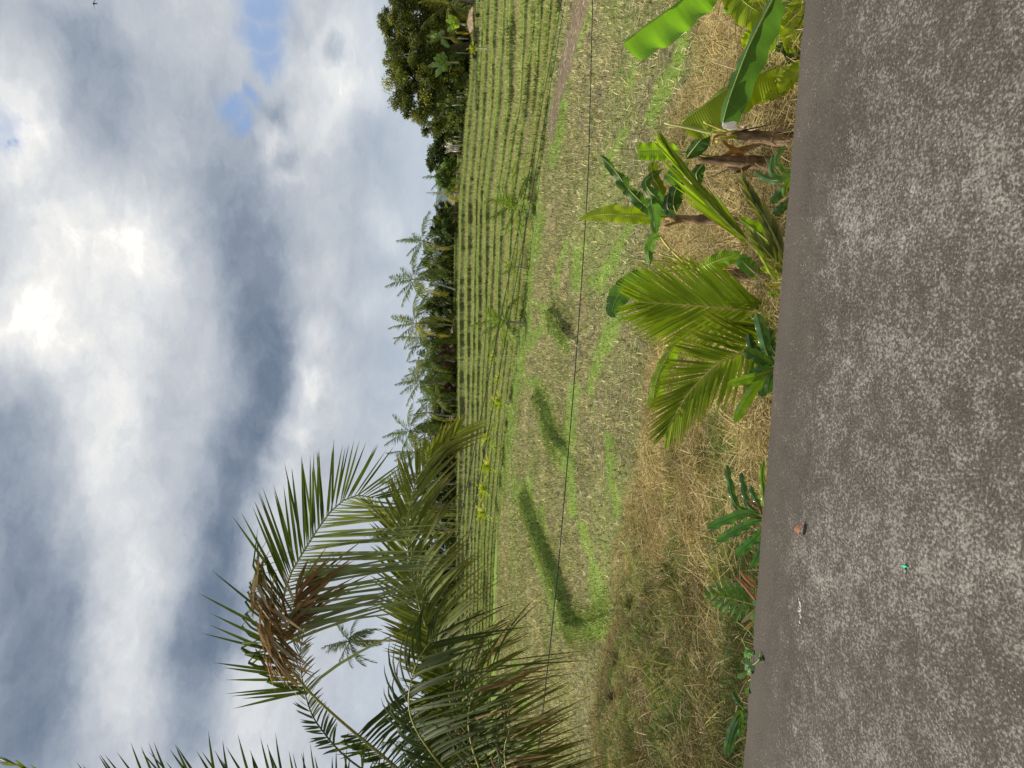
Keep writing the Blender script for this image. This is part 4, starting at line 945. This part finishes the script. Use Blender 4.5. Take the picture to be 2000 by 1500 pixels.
for s, tips in ((1, [(1435,1128),(1419,1126),(1410,1128),(1398,1135),(1385,1141),(1377,1147)]), (-1, [(1452,1214),(1435,1219),(1425,1207),(1408,1198),(1398,1191),(1388,1182),(1378,1173)])):
    for k, tp in enumerate(tips):
        f = .30 + .66 * k / (len(tips) - .5); i = int(f * 59); b = C[i]; tpw = at(*tp, 3.9 - .05 * s)
        mid = (b + tpw) / 2 + A([0, -.02, 0]) + T[i] * .012
        C2 = spline([b, mid, tpw], 9); T2 = tangents(C2); S2 = nrm(np.cross(T2, TOCAM)); ww = .0135 * np.interp(np.linspace(0, 1, 9), [0, .15, .5, .85, 1], [.25, .8, 1, .6, .03])
        V = np.stack([C2 - S2 * ww[:, None], C2 + A([0, .004, 0]), C2 + S2 * ww[:, None]], 1)
        mbf.add(V, gridfaces(9, 3), G2 * rng.uniform(.9, 1.25), np.stack(np.meshgrid(np.linspace(0, .2, 9), [0, .5, 1], indexing='ij'), -1).reshape(-1, 2))
lf = mbf.build('leaflets', M['herb'], fern); mbr.build('rachis', M['stalk'], lf)
for k, d_ in enumerate(dl): broadleaf(pp(*d_), .014 if k < 3 else .012, fern, name='withered_leaf', mat='straw', col=(PK, PK * A([1.1, 1.0, .8]), A([.42, .34, .20]), A([.5, .40, .14]))[k], tip='point', phi=(.5, .5), mr=.002, mcol=(.4, .3, .12), m=16)
herb('broadleaf_plant', 1462, 1392, 4.05, 'pair of dark pointed leaves hanging off the road edge nearest the palm', 'plant', [
    [((1452,1388,4.0),(1438,1400,3.97),(1424,1440,3.95),(1416,1476,3.94)), .024, dict(col=G2 * .8)],
    [((1452,1392,4.0),(1440,1410,3.96),(1428,1445,3.95),(1423,1478,3.94)), .022, dict(col=G1)],
    [((1454,1392,4.0),(1446,1412,3.98),(1444,1440,3.97)), .022, dict(col=G2)],
    [((1452,1385,4.0),(1440,1370,3.98),(1430,1352,3.97)), .018, dict(col=DRK)]])
herb('strap_leaf_plant', 1555, 300, 4.0, 'tuft of stiff green strap leaves at the road edge below the brown banana stems', 'plant', [
    [((1552,330,3.95),(1530,330,3.9),(1515,312,3.9),(1534,283,3.9)), .020, dict(col=G2)],
    [((1552,335,3.95),(1525,345,3.9),(1506,335,3.9),(1508,305,3.9)), .020, dict(col=G1 * 1.1)],
    [((1552,340,3.95),(1535,362,3.9),(1530,385,3.9)), .020, dict(col=BRT * .6)],
    [((1550,340,3.95),(1515,352,4.0),(1490,345,4.05),(1474,332,4.1)), .022, dict(col=DRK * 1.2)],
    [((1552,345,3.95),(1520,380,4.0),(1505,395,4.0)), .03, dict(col=G1 * .8)],
    [((1550,395,3.95),(1530,402,3.95),(1512,420,3.95)), .03, dict(col=DRK)]])
herb('strap_leaf_plant', 1545, 520, 4.0, 'clump of yellowing cut blades at the foot of the young palm', 'plant', [
    [((1530,540,3.95),(1505,532,3.95),(1485,522,3.95)), .016, dict(col=LIME * .8)],
    [((1530,545,3.95),(1512,543,3.93),(1488,502,3.93),(1475,486,3.93)), .014, dict(col=LIME * .9)],
    [((1528,552,3.95),(1508,560,3.93),(1495,552,3.93)), .016, dict(col=A([.4, .36, .06]))],
    [((1528,520,3.95),(1505,512,3.93),(1488,505,3.93)), .018, dict(col=A([.34, .32, .08]))],
    [((1528,565,3.95),(1510,575,3.93),(1500,568,3.93)), .018, dict(col=BRT * .7)]])
# creeping vine over the broken road edge
vine = empty('creeping_vine', ground_at(1478, 1300, 4.02), 'thin creeping vine with small round leaves trailing on to the broken road edge', 'vine')
mb = MB(); mbl = MB()
for pts in ([(1440,1215,3.98),(1462,1232,3.9),(1476,1252,3.82),(1486,1280,3.75),(1478,1312,3.78),(1462,1330,3.88)], [(1448,1245,3.98),(1460,1275,3.92),(1466,1310,3.9),(1468,1352,3.9)], [(1478,1195,3.80),(1485,1230,3.78),(1486,1242,3.77)], [(1466,1290,3.92),(1480,1300,3.78),(1500,1290,3.66),(1503,1275,3.64)]):
    C = spline(pp(*pts), 20); C[:, 2] = np.maximum(C[:, 2], np.where(C[:, 1] < yedge(C[:, 0]), .012, -.2)); tube(mb, C, .0022, (.30, .32, .10), 5)
    for i in rng.integers(2, 19, 5): 
        D = rand_dirs(2, 0, 60); blades(mbl, C[[i, i]], D, sides(D), rng.uniform(.025, .05, 2), rng.uniform(.02, .035, 2), G2 * 1.1, .1, 4, prof=lambda t: np.interp(t, [0, .2, .5, .8, 1], [.3, .9, 1, .7, .05]))
n = 30; tt = rng.uniform(-1.9, -1.15, n); yy = yedge(tt) + rng.uniform(0, .12, n); D = rand_dirs(n, 0, 60)
blades(mbl, np.stack([tt, yy, rng.uniform(-.18, .0, n)], 1), D, sides(D), rng.uniform(.03, .07, n), rng.uniform(.025, .04, n), pick([G1, G2, DRK], n), .1, 4, prof=lambda t: np.interp(t, [0, .2, .5, .8, 1], [.3, .9, 1, .7, .05]))
mb.build('stem', M['stalk'], vine); mbl.build('leaves', M['herb'], vine)
# ------------------------------------------------------------------ grove beyond the terraces
def local_build(mb, name, mat): 
    me = mb.mesh(name); me.materials.append(mat); return me
def link(name, me, parent, mtx, label=None):
    o = bpy.data.objects.new(name, me); COL.objects.link(o); o.parent = parent; o.matrix_local = mtx
    if label: o['label'] = label
    return o
def frond_mesh(Lr, n, ll, w, col, arch, dr=.5, droopy=.5, tw=.3, yellow=0):
    x = np.linspace(0, 1, 8); C = np.stack([Lr * (x - .12 * arch * x ** 2), .04 * Lr * np.sin(x * 3) * tw, -Lr * arch * .55 * x ** 2.2], 1)
    a = MB(); frond_geo(C, A([0, 0, 1]), n, lambda t, s: ll * np.interp(t, [0, .15, .5, .85, 1], [.45, .85, 1, .7, .3]), w, (72, 32), dr, lambda t, s: A(col) * (1 + yellow * t), mbl=a, mbr=a, t0=.14, lift=.1, jit=.2, fold=0, r0=.045, segs=2, rcol=tuple(A(col) * 1.3 + .02), rk=4)
    return local_build(a, 'frond', M['farfrond'])
FC = [(.075, .11, .030), (.12, .16, .036), (.17, .20, .042), (.25, .25, .05), (.42, .36, .06)]
FM = {c: [frond_mesh(4.6, 36, .95, .135, FC[c], a, d) for a, d in ((.3, .7), (.85, 1.0), (1.3, .7))] for c in range(5)}
SMF = [frond_mesh(2.35, 34, .62, .085, c, a, .25) for c, a in (((.17, .24, .035), .35), ((.22, .28, .04), .85), ((.14, .21, .03), .15))]
SHR = [frond_mesh(1.35, 16, .5, .15, c, a, .08) for c, a in (((.34, .40, .04), .5), ((.44, .43, .05), .2), ((.24, .32, .04), .9))]
def trunk_mesh(P, r0, r1, col=(.30, .26, .21)):
    mb = MB(); C = spline(P, 16); tube(mb, C, np.interp(np.linspace(0, 1, 16), [0, .08, 1], [r0 * 1.4, r0, r1]), A(col) * rng.uniform(.75, 1.2, (16, 1)), 8, .1); return local_build(mb, 'trunk', M['bark'])
def far_palm(label, base, crown, col=1, nf=20, sc=1.08, lean=0, group='coconut palms of the far grove', wind=-.0, meshes=None, rt=.14, name='coconut_palm', zlo=-35, tcol=(.30, .26, .21), bz=None):
    """base / crown: photo pixel of the foot and the crown, world depth base[2]"""
    d = base[2]; b = at(*base); c = at(crown[0], crown[1], d)
    if bz is not None: b[2] = bz
    e = empty(name, b, label, 'palm', group)
    rel = c - b
    link('trunk', trunk_mesh([A([0, 0, -.4]), A([rel[0] * .1 + lean, 0, rel[2] * .35]), A([rel[0] * .6 + lean * .8, 0, rel[2] * .7]), rel], rt, rt * .62, tcol), e, Matrix())
    if meshes is None: nf = max(9, int(nf * .8))
    for k in range(nf):
        a = k * 2.39996 + rng.uniform(-.25, .25); f = k / max(nf - 1, 1)
        el = np.radians(82 - (82 - zlo) * f ** .8 + rng.uniform(-8, 8))
        D = Vector((math.cos(a) * math.cos(el) + wind * .3, math.sin(a) * math.cos(el), math.sin(el))).normalized()
        z = Vector((0, 0, 1)); 
        if abs(D.z) > .97: z = Vector((math.cos(a), math.sin(a), .2))
        Y_ = z.cross(D).normalized(); Z_ = D.cross(Y_)
        mt = Matrix((D, Y_, Z_)).transposed().to_4x4()
        sel = meshes if meshes else FM[min(4, max(0, col + (1 if rng.random() < .25 else 0) + (2 if (f > .85 and rng.random() < .5) else 0)))]
        me = sel[0 if f < .35 else (1 if f < .75 else 2)] if len(sel) == 3 else sel[k % len(sel)]
        s = sc * rng.uniform(.85, 1.12)
        link('frond', me, e, Matrix.Translation(Vector(rel)) @ mt @ Matrix.Scale(s, 4))
    return e
GP = [
    ('small yellowing coconut palm beside the gap where the far blue hill shows', (890,378,108), (869,378), 3, 13, .55, .2),
    ('coconut palm with a leaning pale crown, first tall one past the hill gap', (888,478,116), (828,470), 1, 17, .95, -.5),
    ('coconut palm with a strongly curved pale trunk and tall upright fronds', (886,566,114), (812,546), 1, 18, 1.0, .6),
    ('coconut palm with two hanging yellow fronds in the middle of the tree line', (884,636,116), (814,632), 2, 18, 1.0, .2),
    ('dark coconut palm between the yellow-fronded one and the dark red bush', (884,683,118), (845,672), 0, 16, .85, -.2),
    ('short coconut palm above the dark red bush', (884,706,116), (840,703), 1, 15, .8, .2),
    ('straight coconut palm with pinkish trunk and one fan of upright fronds', (884,752,114), (822,744), 1, 17, .95, .2),
    ('coconut palm with a grey skirt of dead hanging fronds', (884,812,116), (838,806), 1, 13, .75, 0),
    ('coconut palm nearest the tip of the long foreground frond', (884,842,112), (802,842), 1, 18, .95, -.2),
    ('tall coconut palm half hidden behind the tip leaflets of the foreground frond', (884,945,116), (786,942), 1, 18, .95, 0),
    ('ragged coconut palm with dark crown under the arching foreground frond', (884,1035,112), (768,1036), 0, 16, .9, .3),
    ('coconut palm behind the middle of the long foreground frond', (884,1110,118), (822,1105), 0, 15, .85, 0),
    ('tall slender coconut palm standing alone against the sky inside the arching frond', (800,1252,120), (684,1252), 0, 20, 1.0, 0),
    ('small far coconut palm seen behind the foreground fronds, past the lone slender palm', (884,1350,120), (810,1390), 0, 15, .9, 0),
    ('far coconut palm nearest the edge of the picture, mostly behind dark foreground leaflets', (884,1440,116), (798,1450), 0, 15, .9, 0),
    ('olive coconut palm beside the dark tree in the tree line', (889,415,112), (868,428), 2, 11, .6, 0),
    ('grey-green coconut palm beside the bare pale tree', (893,340,104), (868,346), 1, 13, .62, .2),
    ('coconut palm between the curved-trunk palm and the leaning pale-crowned one', (887,520,120), (856,515), 1, 18, .85, .3),
    ('coconut palm rising between the curved-trunk palm and the yellow-fronded one', (886,598,122), (852,600), 1, 18, .9, -.3),
    ('tall coconut palm right behind the dark palm beside the yellow-fronded one', (885,660,124), (822,660), 1, 18, .9, .3),
    ('coconut palm with grey-green crown between the pinkish trunk and the red bush', (885,728,122), (836,724), 1, 18, .9, .2),
    ('coconut palm with low crown between the pinkish trunk and the grey skirted one', (885,778,120), (854,778), 1, 17, .85, -.3),
    ('far coconut palm whose crown shows just behind the foreground frond tip leaflets', (885,885,120), (812,884), 1, 18, .9, .2),
    ('far coconut palm between the long frond and the tip of the arching frond', (884,990,120), (800,992), 1, 18, .9, .2),
    ('coconut palm at the edge of the picture in front of the big tree', (916,4,70), (880,6), 2, 13, .72, .2),
    ('drooping olive coconut palm under the big tree', (908,52,74), (866,46), 2, 13, .62, 0),
]
for i, (lb, b, c, col, nf, sc, ln) in enumerate(GP):
    zt = 1.6 if i != 12 else None
    far_palm(lb, b, c, col, nf, sc, ln, wind=-.2, tcol=(.46, .41, .36) if i in (2, 12) else (.27, .23, .19), bz=-1.0 if i == 12 else None, rt=.14 if i != 12 else .24)

# leafy crowns made of many small leaves round scattered clumps
def leafcloud(mb, cen, rad, n, size, cols, clumps=60, squash=.75, feather=0, droop=0, fill=.55):
    cen = A(cen); rad = A(rad)
    dirs = nrm(rng.standard_normal((clumps, 3))); rr = (fill + (1 - fill) * rng.random((clumps, 1)))
    cc = cen + dirs * rad * rr; cr = rad.mean() * rng.uniform(.16, .38, clumps); tone = rng.uniform(.55, 1.3, clumps)
    i = rng.integers(0, clumps, n); v = rng.standard_normal((n, 3)); v = v / np.linalg.norm(v, axis=1, keepdims=True) * (rng.random((n, 1)) ** .5)
    v[:, 2] *= squash; P = cc[i] + v * cr[i][:, None]
    D = nrm(rng.standard_normal((n, 3)) + v * .8 + A([0, 0, .15 - droop])); cols = np.asarray(cols)
    blades(mb, P, D, sides(D), size * rng.uniform(.7, 1.5, n), size * rng.uniform(.35, .7, n), cols[i % len(cols)] * tone[i][:, None] * rng.uniform(.8, 1.2, (n, 1)), droop * .5, 2, prof=lambda t: np.interp(t, [0, .35, 1], [.3, 1, .05]))
    return cc
def limbs(mb, base, top, cc, r, col=(.16, .12, .08)):
    C = spline([base, (base + top) / 2 + rng.normal(0, .2, 3), top], 10); tube(mb, C, np.linspace(r, r * .5, 10), col, 8, .15)
    for c in cc[:14]:
        s = C[rng.integers(4, 10)]; tube(mb, spline([s, (s + c) / 2 + A([0, 0, .25]), c], 7), np.linspace(r * .38, r * .08, 7), col, 5)
def tree(label, base, parts, cols, n, size, r=.2, name='broadleaf_tree', cat='tree', group=None, top=None, **kw):
    b = at(*base); e = empty(name, b, label, cat, group); mb = MB(); ml = MB(); ccs = []
    tot = sum(p[3] * p[4] for p in parts)
    for (px, py, dd, rx, rz) in parts:
        c = at(px, py, base[2] + dd); sc = base[2] / F
        ccs.append(leafcloud(ml, c, (rx * sc, min(rx, 110) * sc * .8, rz * sc), int(n * rx * rz / tot), size, cols, clumps=int(kw.get('clumps', 40)), **{k: v for k, v in kw.items() if k != 'clumps'}))
    cc = np.concatenate(ccs); cc = cc[rng.permutation(len(cc))]
    tp = cc.mean(0) if top is None else at(*top)
    limbs(mb, b - A([0, 0, .3]), tp, cc, r); mb.build('trunk', M['bark'], e); ml.build('crown', M['crown'], e); return e
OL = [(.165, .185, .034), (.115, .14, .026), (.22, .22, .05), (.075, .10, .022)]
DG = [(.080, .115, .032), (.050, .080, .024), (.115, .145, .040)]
LG = [(.15, .22, .04), (.11, .17, .03), (.19, .25, .05)]
tree('big feathery olive-green tree, largest crown, at the end of the tree line', (912,90,73), [
    (790,20,0,60,44), (800,90,0,64,50), (795,150,0,60,46), (815,205,0,44,38), (840,235,2,34,30), (768,60,1,34,24), (772,130,1,34,22), (835,110,-1,90,34), (845,30,2,70,30), (752,48,1,12,16), (748,35,1,8,12), (785,185,1,34,20), (775,-30,1,60,40), (830,-60,3,80,50)], OL, 85000, .22, .4, clumps=34, droop=.35, fill=.35)
tree('dark broadleaf tree with ragged flat clumps beside the bare pale tree', (896,300,100), [(848,302,0,34,14), (858,288,0,24,10), (842,318,0,20,9), (868,315,1,26,12), (858,268,1,16,10)], DG, 8000, .26, .2, clumps=16)
tree('low yellowish-green tree beside the dark broadleaf tree', (892,325,98), [(862,342,0,22,13), (874,330,0,26,12), (870,360,0,20,14)], LG, 4500, .24, .15, clumps=18)
tree('dark rounded tree between the hill gap and the leaning coconut palm', (889,412,112), [(868,408,0,14,18), (862,430,0,14,16), (875,440,0,28,12), (855,450,1,12,14)], DG, 8000, .24, .2, clumps=22)
tree('bright lime-green tree at the foot of the tall slender lone palm', (886,1232,95), [(802,1225,0,28,20), (815,1240,0,30,20), (798,1248,0,16,14)], LG, 7000, .22, .2, clumps=26)
tree('feathery light-green bamboo-like tree beside the bright lime-green tree, behind the long frond', (886,1170,110), [(790,1165,0,24,18), (812,1150,0,34,18), (775,1180,0,12,10)], OL, 5000, .24, .2, clumps=24)
# bare pale tree
e = empty('bare_tree', at(897,291,96), 'small leafless tree with whitish stubby branches at the field edge', 'tree'); mb = MB(); b = at(897,291,96)
for py0 in (284, 288, 291, 295): tube(mb, [at(897, py0, 96), at(886, py0 + .3, 96)], .09, (.62, .57, .52), 6)
for _ in range(26):
    s = at(886, rng.uniform(283, 296), 96); t_ = at(rng.uniform(868, 880), rng.uniform(274, 300), 96 + rng.normal(0, .3)); tube(mb, spline([s, (s + t_) / 2 + rng.normal(0, .08, 3), t_], 5), np.linspace(.05, .02, 5), (.60, .55, .46), 5)
mb.build('branches', M['misc'], e)
# shrubs and bananas at the foot of the grove
SB = [('dark red-leaved shrub under the palms', (885,695,112), 22, 16, [(.085, .022, .020), (.06, .03, .02), (.10, .035, .028)]),
      ('small reddish shrub at the foot of the pinkish-trunk palm', (885,757,112), 10, 10, [(.09, .03, .024), (.06, .05, .02)]),
      ('pale yellow-green shrub at the tip of the long foreground frond', (890,832,105), 9, 9, [(.30, .30, .09), (.22, .25, .06)]),
      ('round green shrub with yellow flowers at the foot of the big tree', (909,152,72), 20, 14, [(.10, .16, .03), (.14, .19, .04), (.30, .26, .03)]),
      ('mid-green leafy shrub beneath the far banana plants and big tree', (908,108,72), 22, 22, LG)]
for lb, b, rx, rz, cs in SB:
    bb = at(*b); e = empty('shrub', bb, lb, 'shrub', 'shrubs along the grove'); ml = MB(); sc = b[2] / F
    leafcloud(ml, bb + A([0, 0, rz * sc * .8]), (rx * sc, rx * sc * .7, rz * sc), 1800, .17, cs, 18, 1); ml.build('foliage', M['crown'], e)
    mb = MB(); tube(mb, [bb - A([0, 0, .2]), bb + A([0, 0, rz * sc * .6])], [.08, .04], (.2, .15, .1), 6); mb.build('stem', M['bark'], e)
# undergrowth: one dark mass of foliage behind and between the trunks
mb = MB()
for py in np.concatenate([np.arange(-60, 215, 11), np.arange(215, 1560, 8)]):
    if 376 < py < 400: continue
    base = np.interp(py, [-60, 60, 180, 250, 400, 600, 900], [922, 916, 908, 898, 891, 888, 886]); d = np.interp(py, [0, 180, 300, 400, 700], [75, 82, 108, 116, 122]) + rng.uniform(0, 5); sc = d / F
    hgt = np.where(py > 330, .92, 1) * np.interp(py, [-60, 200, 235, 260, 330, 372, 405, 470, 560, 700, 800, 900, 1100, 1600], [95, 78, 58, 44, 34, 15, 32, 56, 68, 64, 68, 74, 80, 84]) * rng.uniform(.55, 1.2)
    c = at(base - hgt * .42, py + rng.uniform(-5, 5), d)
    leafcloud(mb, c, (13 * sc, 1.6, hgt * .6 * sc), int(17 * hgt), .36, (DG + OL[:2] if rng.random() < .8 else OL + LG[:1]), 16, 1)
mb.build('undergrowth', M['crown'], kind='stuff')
def far_banana(label, px, py, d, tops, cols):
    b = at(px, py, d); e = empty('banana_plant', b, label, 'banana plant', 'banana plants at the far field edge')
    mb = MB(); c = at(*tops[0], d); tube(mb, spline([b - A([0, 0, .2]), (b + c) / 2, c], 6), np.linspace(.12, .06, 6), (.30, .27, .14), 8); mb.build('stem', M['sheath'], e)
    for k, tp in enumerate(tops[1:]):
        t_ = at(*tp, d + rng.uniform(-.8, .3)); mid = (c + t_) / 2 + A([0, -.1, .25])
        broadleaf([c, mid, t_], .30, e, hw=(1, 1), phi=(.35, .35), col=A(cols[k % len(cols)]) * 1.35, tip='point', tears=2, mr=.03, m=16)
far_banana('far banana plant with a big pale upright leaf beneath the big tree', 893, 122, 70, [(874,122),(834,131),(846,113),(853,104),(866,101),(850,152),(858,146),(868,140),(872,108)], [(.24, .33, .14), (.15, .26, .04), (.17, .28, .05), (.12, .22, .05)])
far_banana('far banana plant with broad pale leaf near the bare earth bank', 885, 76, 70, [(862,72),(834,70),(842,58),(840,84),(868,60),(878,92)], [(.24, .33, .15), (.14, .26, .06), (.22, .30, .13)])
far_banana('far yellow-green banana plant at the bare earth bank', 906, 48, 68, [(898,46),(876,28),(870,40),(884,30),(874,62),(885,58)], [(.24, .34, .04), (.17, .28, .04)])
# small pale posts and the bare earth bank there
mb = MB(); c = at(919, 34, 66)
u, v = np.meshgrid(np.linspace(-1, 1, 26), np.linspace(0, 1, 9), indexing='ij')
BX = c[0] + u * 1.0 + 0 * v; BZ = c[2] - .2 + v * .45 * (1 - .5 * u ** 2) + .18 * (fbm(u * 2, v * 2, .4, 3) - .5); BY = c[1] + v * .8 + .25 * (fbm(u * 2, v, .3, 8) - .5)
mb.add(np.stack([BX, BY, BZ], -1), gridfaces(26, 9), np.tile(A([0, 0, 0]) + A([0, 1, 0]), (26 * 9, 1))); mb.build('earth_bank', plain('bare_earth', .95, 3, .3, .5), label='small bare pinkish earth bank at the field edge under the big tree', cat='earth bank')
me_ = bpy.data.objects['earth_bank'].data; a_ = np.tile(A([.25, .18, .115, 1]), 26 * 9).astype(np.float32); me_.attributes['Col'].data.foreach_set('color', a_)
mb = MB(); tube(mb, [A([0, 0, -.2]), A([.02, 0, .35]), A([0, 0, .72])], [.035, .035, .03], (.55, .50, .44), 6); pm = local_build(mb, 'field_post', M['misc'])
PL = [('pale post below the broad-leaved far banana', 910, 76, 70), ('pale post beside the round shrub', 908, 104, 71), ('short pale post at the foot of the big tree', 906, 182, 74), ('thin pale post between big tree and shrub', 905, 190, 75), ('pale post furthest from the big tree foot towards the bare tree', 901, 205, 78), ('pale post nearest the bare tree', 898, 268, 95), ('leaning pale post by the terrace edge near the bare tree', 898, 276, 95)]
for k, (lb, px, py, d) in enumerate(PL):
    o = bpy.data.objects.new('field_post', pm); COL.objects.link(o); o.location = at(px, py, d); o.rotation_euler = (0, rng.uniform(-.12, .12), 0); o.scale = (1, 1, rng.uniform(.9, 1.4)); tag(o, lb, 'post', 'posts along the far field edge')

# ------------------------------------------------------------------ palms and seedlings at the terrace foot
FG = 'young palms at the terrace foot'
def foot_d(py): return float(np.interp(-py, -TC, d0)) - .6
def fp(lb, base, crown, nf, sc, meshes, rt=.10, lean=0, zlo=-30, tc=(.42, .36, .29), name='coconut_palm'):
    far_palm(lb, base, crown, 2, nf, sc, lean, FG, meshes=meshes, rt=rt, zlo=zlo, tcol=tc, name=name)
fp('young coconut palm with pale trunk base, largest at the terrace foot and nearest the bananas', (1048,400,47.0), (1013,398), 13, 1.02, SMF, .13, 0, -25)
fp('small coconut palm with dry brown fronds between the two larger ones', (1029,526,51.0), (1006,522), 9, .55, SMF, .09, .05, 0)
fp('young coconut palm with white trunk base, between the small dry one and the saplings', (1021,632,53.0), (986,627), 13, 1.0, SMF, .12, .05, -25)
for lb, base, crown, nf, sc in [
    ('thin yellow-leaved sapling on a pale stem, next to the white-trunked young palm', (1006,698,57.0), (966,699), 8, .42),
    ('thin green sapling on a pale stem, next to the fan-like seedling', (1004,738,59.0), (976,740), 8, .40),
    ('bright yellow-green palm seedling spreading like a fan', (990,787,63.0), (978,786), 8, .85),
    ('upright palm seedling with two long pale fronds', (984,853,68.0), (958,852), 5, 1.0),
    ('yellow-green palm seedling in front of the brown terraces', (981,912,72.0), (958,912), 8, .95),
    ('golden palm seedling between the yellow-green one and the golden-leaved one', (977,958,76.0), (950,958), 9, .95),
    ('golden-leaved palm seedling nearest the foreground palm fronds along the terrace foot', (974,1003,80.0), (948,1003), 8, .95)]:
    fp(lb, base, crown, nf, sc, SHR, .05, 0, 5, (.50, .46, .38), 'palm_seedling')
fp('tiny green-topped shrub palm alone on a terrace near the big tree', (940,94,52.0), (926,94), 9, .36, SHR, .07, 0, 0, (.5, .42, .3), 'palm_seedling')

# ------------------------------------------------------------------ cables, bird, litter
def cable(lb, pts, r):
    C = np.array([at(*p) for p in pts]); C = np.vstack([C[0] + (C[0] - C[1]) * 2.2, C, C[-1] + (C[-1] - C[-2]) * 2.0]); mb = MB(); tube(mb, spline(C, 120), r, (.035, .035, .04), 6)
    return mb.build('power_cable', M['cable'], label=lb, cat='cable', group='overhead cables')
cable('upper cable of the close pair crossing the terraces', [(1097,0,26),(1062,186,24.6),(1027,372,23.2),(967,675,20.8),(907,975,18.3),(868,1170,16.8),(805,1490,14.2)], .0105)
cable('lower cable of the close pair crossing the terraces', [(1104,0,26),(1072,186,24.6),(1040,372,23.2),(985,675,20.8),(929,975,18.3),(893,1170,16.8),(834,1490,14.2)], .0105)
cable('single thicker cable sagging low across the stubble field', [(1157.5,0,16),(1153,186,15.6),(1147,372,15.2),(1127,675,14.4),(1102,975,13.7),(1083,1180,13.2),(1049,1490,12.5)], .0105)
# swallow
me = bpy.data.meshes.new('bird'); bm = bmesh.new(); bc = at(185, 7, 40)
def bv(x, y, z): return bm.verts.new(Vector(bc) + Vector((x, y, z)))
vs = [bv(0, 0, 0), bv(0, .02, .07), bv(0, .03, .11), bv(0, -.02, -.07), bv(.03, -.03, -.16), bv(-.03, -.03, -.16), bv(.10, 0, .04), bv(.19, .02, .0), bv(.25, .02, -.05), bv(-.10, 0, .04), bv(-.18, .02, .02), bv(-.24, .03, -.03)]
for a, b in ((0,1),(1,2),(0,3),(3,4),(3,5),(1,6),(6,7),(7,8),(1,9),(9,10),(10,11)): bm.edges.new((vs[a], vs[b]))
bm.to_mesh(me); bm.free(); bo = bpy.data.objects.new('bird', me); COL.objects.link(bo)
md = bo.modifiers.new('skin', 'SKIN'); sk_ = me.skin_vertices[0].data
for v, r in zip(sk_, [(.035, .035), (.032, .032), (.016, .016), (.02, .02), (.010, .006), (.010, .006), (.030, .008), (.022, .006), (.004, .003), (.030, .008), (.022, .006), (.004, .003)]): v.radius = r
sk_[0].use_root = True; bo.modifiers.new('sub', 'SUBSURF').render_levels = 1
bmt = plain('dark_plumage', .8, 30, .1, 0); me.materials.append(bmt)
a_ = me.attributes.new('Col', 'FLOAT_COLOR', 'POINT'); a_.data.foreach_set('color', np.tile(A([.045, .04, .04, 1]), len(me.vertices)).astype(np.float32))
for nd in bmt.node_tree.nodes:
    if nd.type == 'BSDF_PRINCIPLED':
        for l in list(nd.inputs['Base Color'].links): bmt.node_tree.links.remove(l)
        nd.inputs['Base Color'].default_value = (.045, .04, .042, 1)
tag(bo, 'small dark bird with spread wings high in the cloudy sky', 'bird')
# litter on the road
p0 = on_z(1567, 1046, .006); p1 = on_z(1566, 1024, .02)
lf = broadleaf([p0 + A([0, 0, .004]), (p0 + p1) / 2 + A([0, 0, .022]), p1], .022, None, name='fallen_leaf', Nh=A([0, -.4, 1]), mat='straw', col=(.28, .14, .085), hw=(1, .7), phi=(-.7, -.5), mr=.0014, mcol=(.3, .14, .08), m=14)
tag(lf, 'curled reddish-brown dead leaf lying on the grey road', 'leaf')
mb = MB(); c = on_z(1772, 1107, .004); u, v = np.meshgrid(np.linspace(-1, 1, 8), np.linspace(-1, 1, 6), indexing='ij')
zz = .008 + .006 * np.sin(u * 3 + v) + .004 * v
V = np.stack([c[0] + .0075 * u * (1 - .4 * v ** 2), c[1] + .013 * v * (1 - .3 * u), c[2] + zz], -1)
mb.add(V, gridfaces(8, 6), (.05, .50, .26)); mb.add(V - A([0, 0, .0015]), gridfaces(8, 6)[:, ::-1], (.05, .50, .26))
c2 = c + A([-.012, -.002, .002]); tube(mb, spline([c2 + A([.006, .004, .006]), c2, c2 + A([-.014, .004, .001])], 6), np.linspace(.004, .002, 6), (.02, .02, .02), 6)
mb.build('plastic_scrap', M['misc'], label='tiny bright green plastic scrap with black end lying on the road', cat='litter')
mb = MB(); dc = on_z(1563, 1190, .004); n = 90
for k in range(26):
    t = rng.normal(0, 1, 2) * A([.030, .007]); c = dc + A([t[0], t[1], 0]); r = rng.uniform(.0015, .0055); a = np.linspace(0, 2 * PI, 7)[:-1]
    V = np.concatenate([np.stack([c[0] + r * 1.5 * np.cos(a), c[1] + r * np.sin(a), np.full(6, .0065)], 1), [[c[0], c[1], .0085]]])
    mb.add(V, np.array([[i, (i + 1) % 6, 6] for i in range(6)]), (.42, .40, .37))
mb.build('lime_spatter', M['misc'], label='white dried spatter on the road in front of the compound-leaf plant', cat='stain')
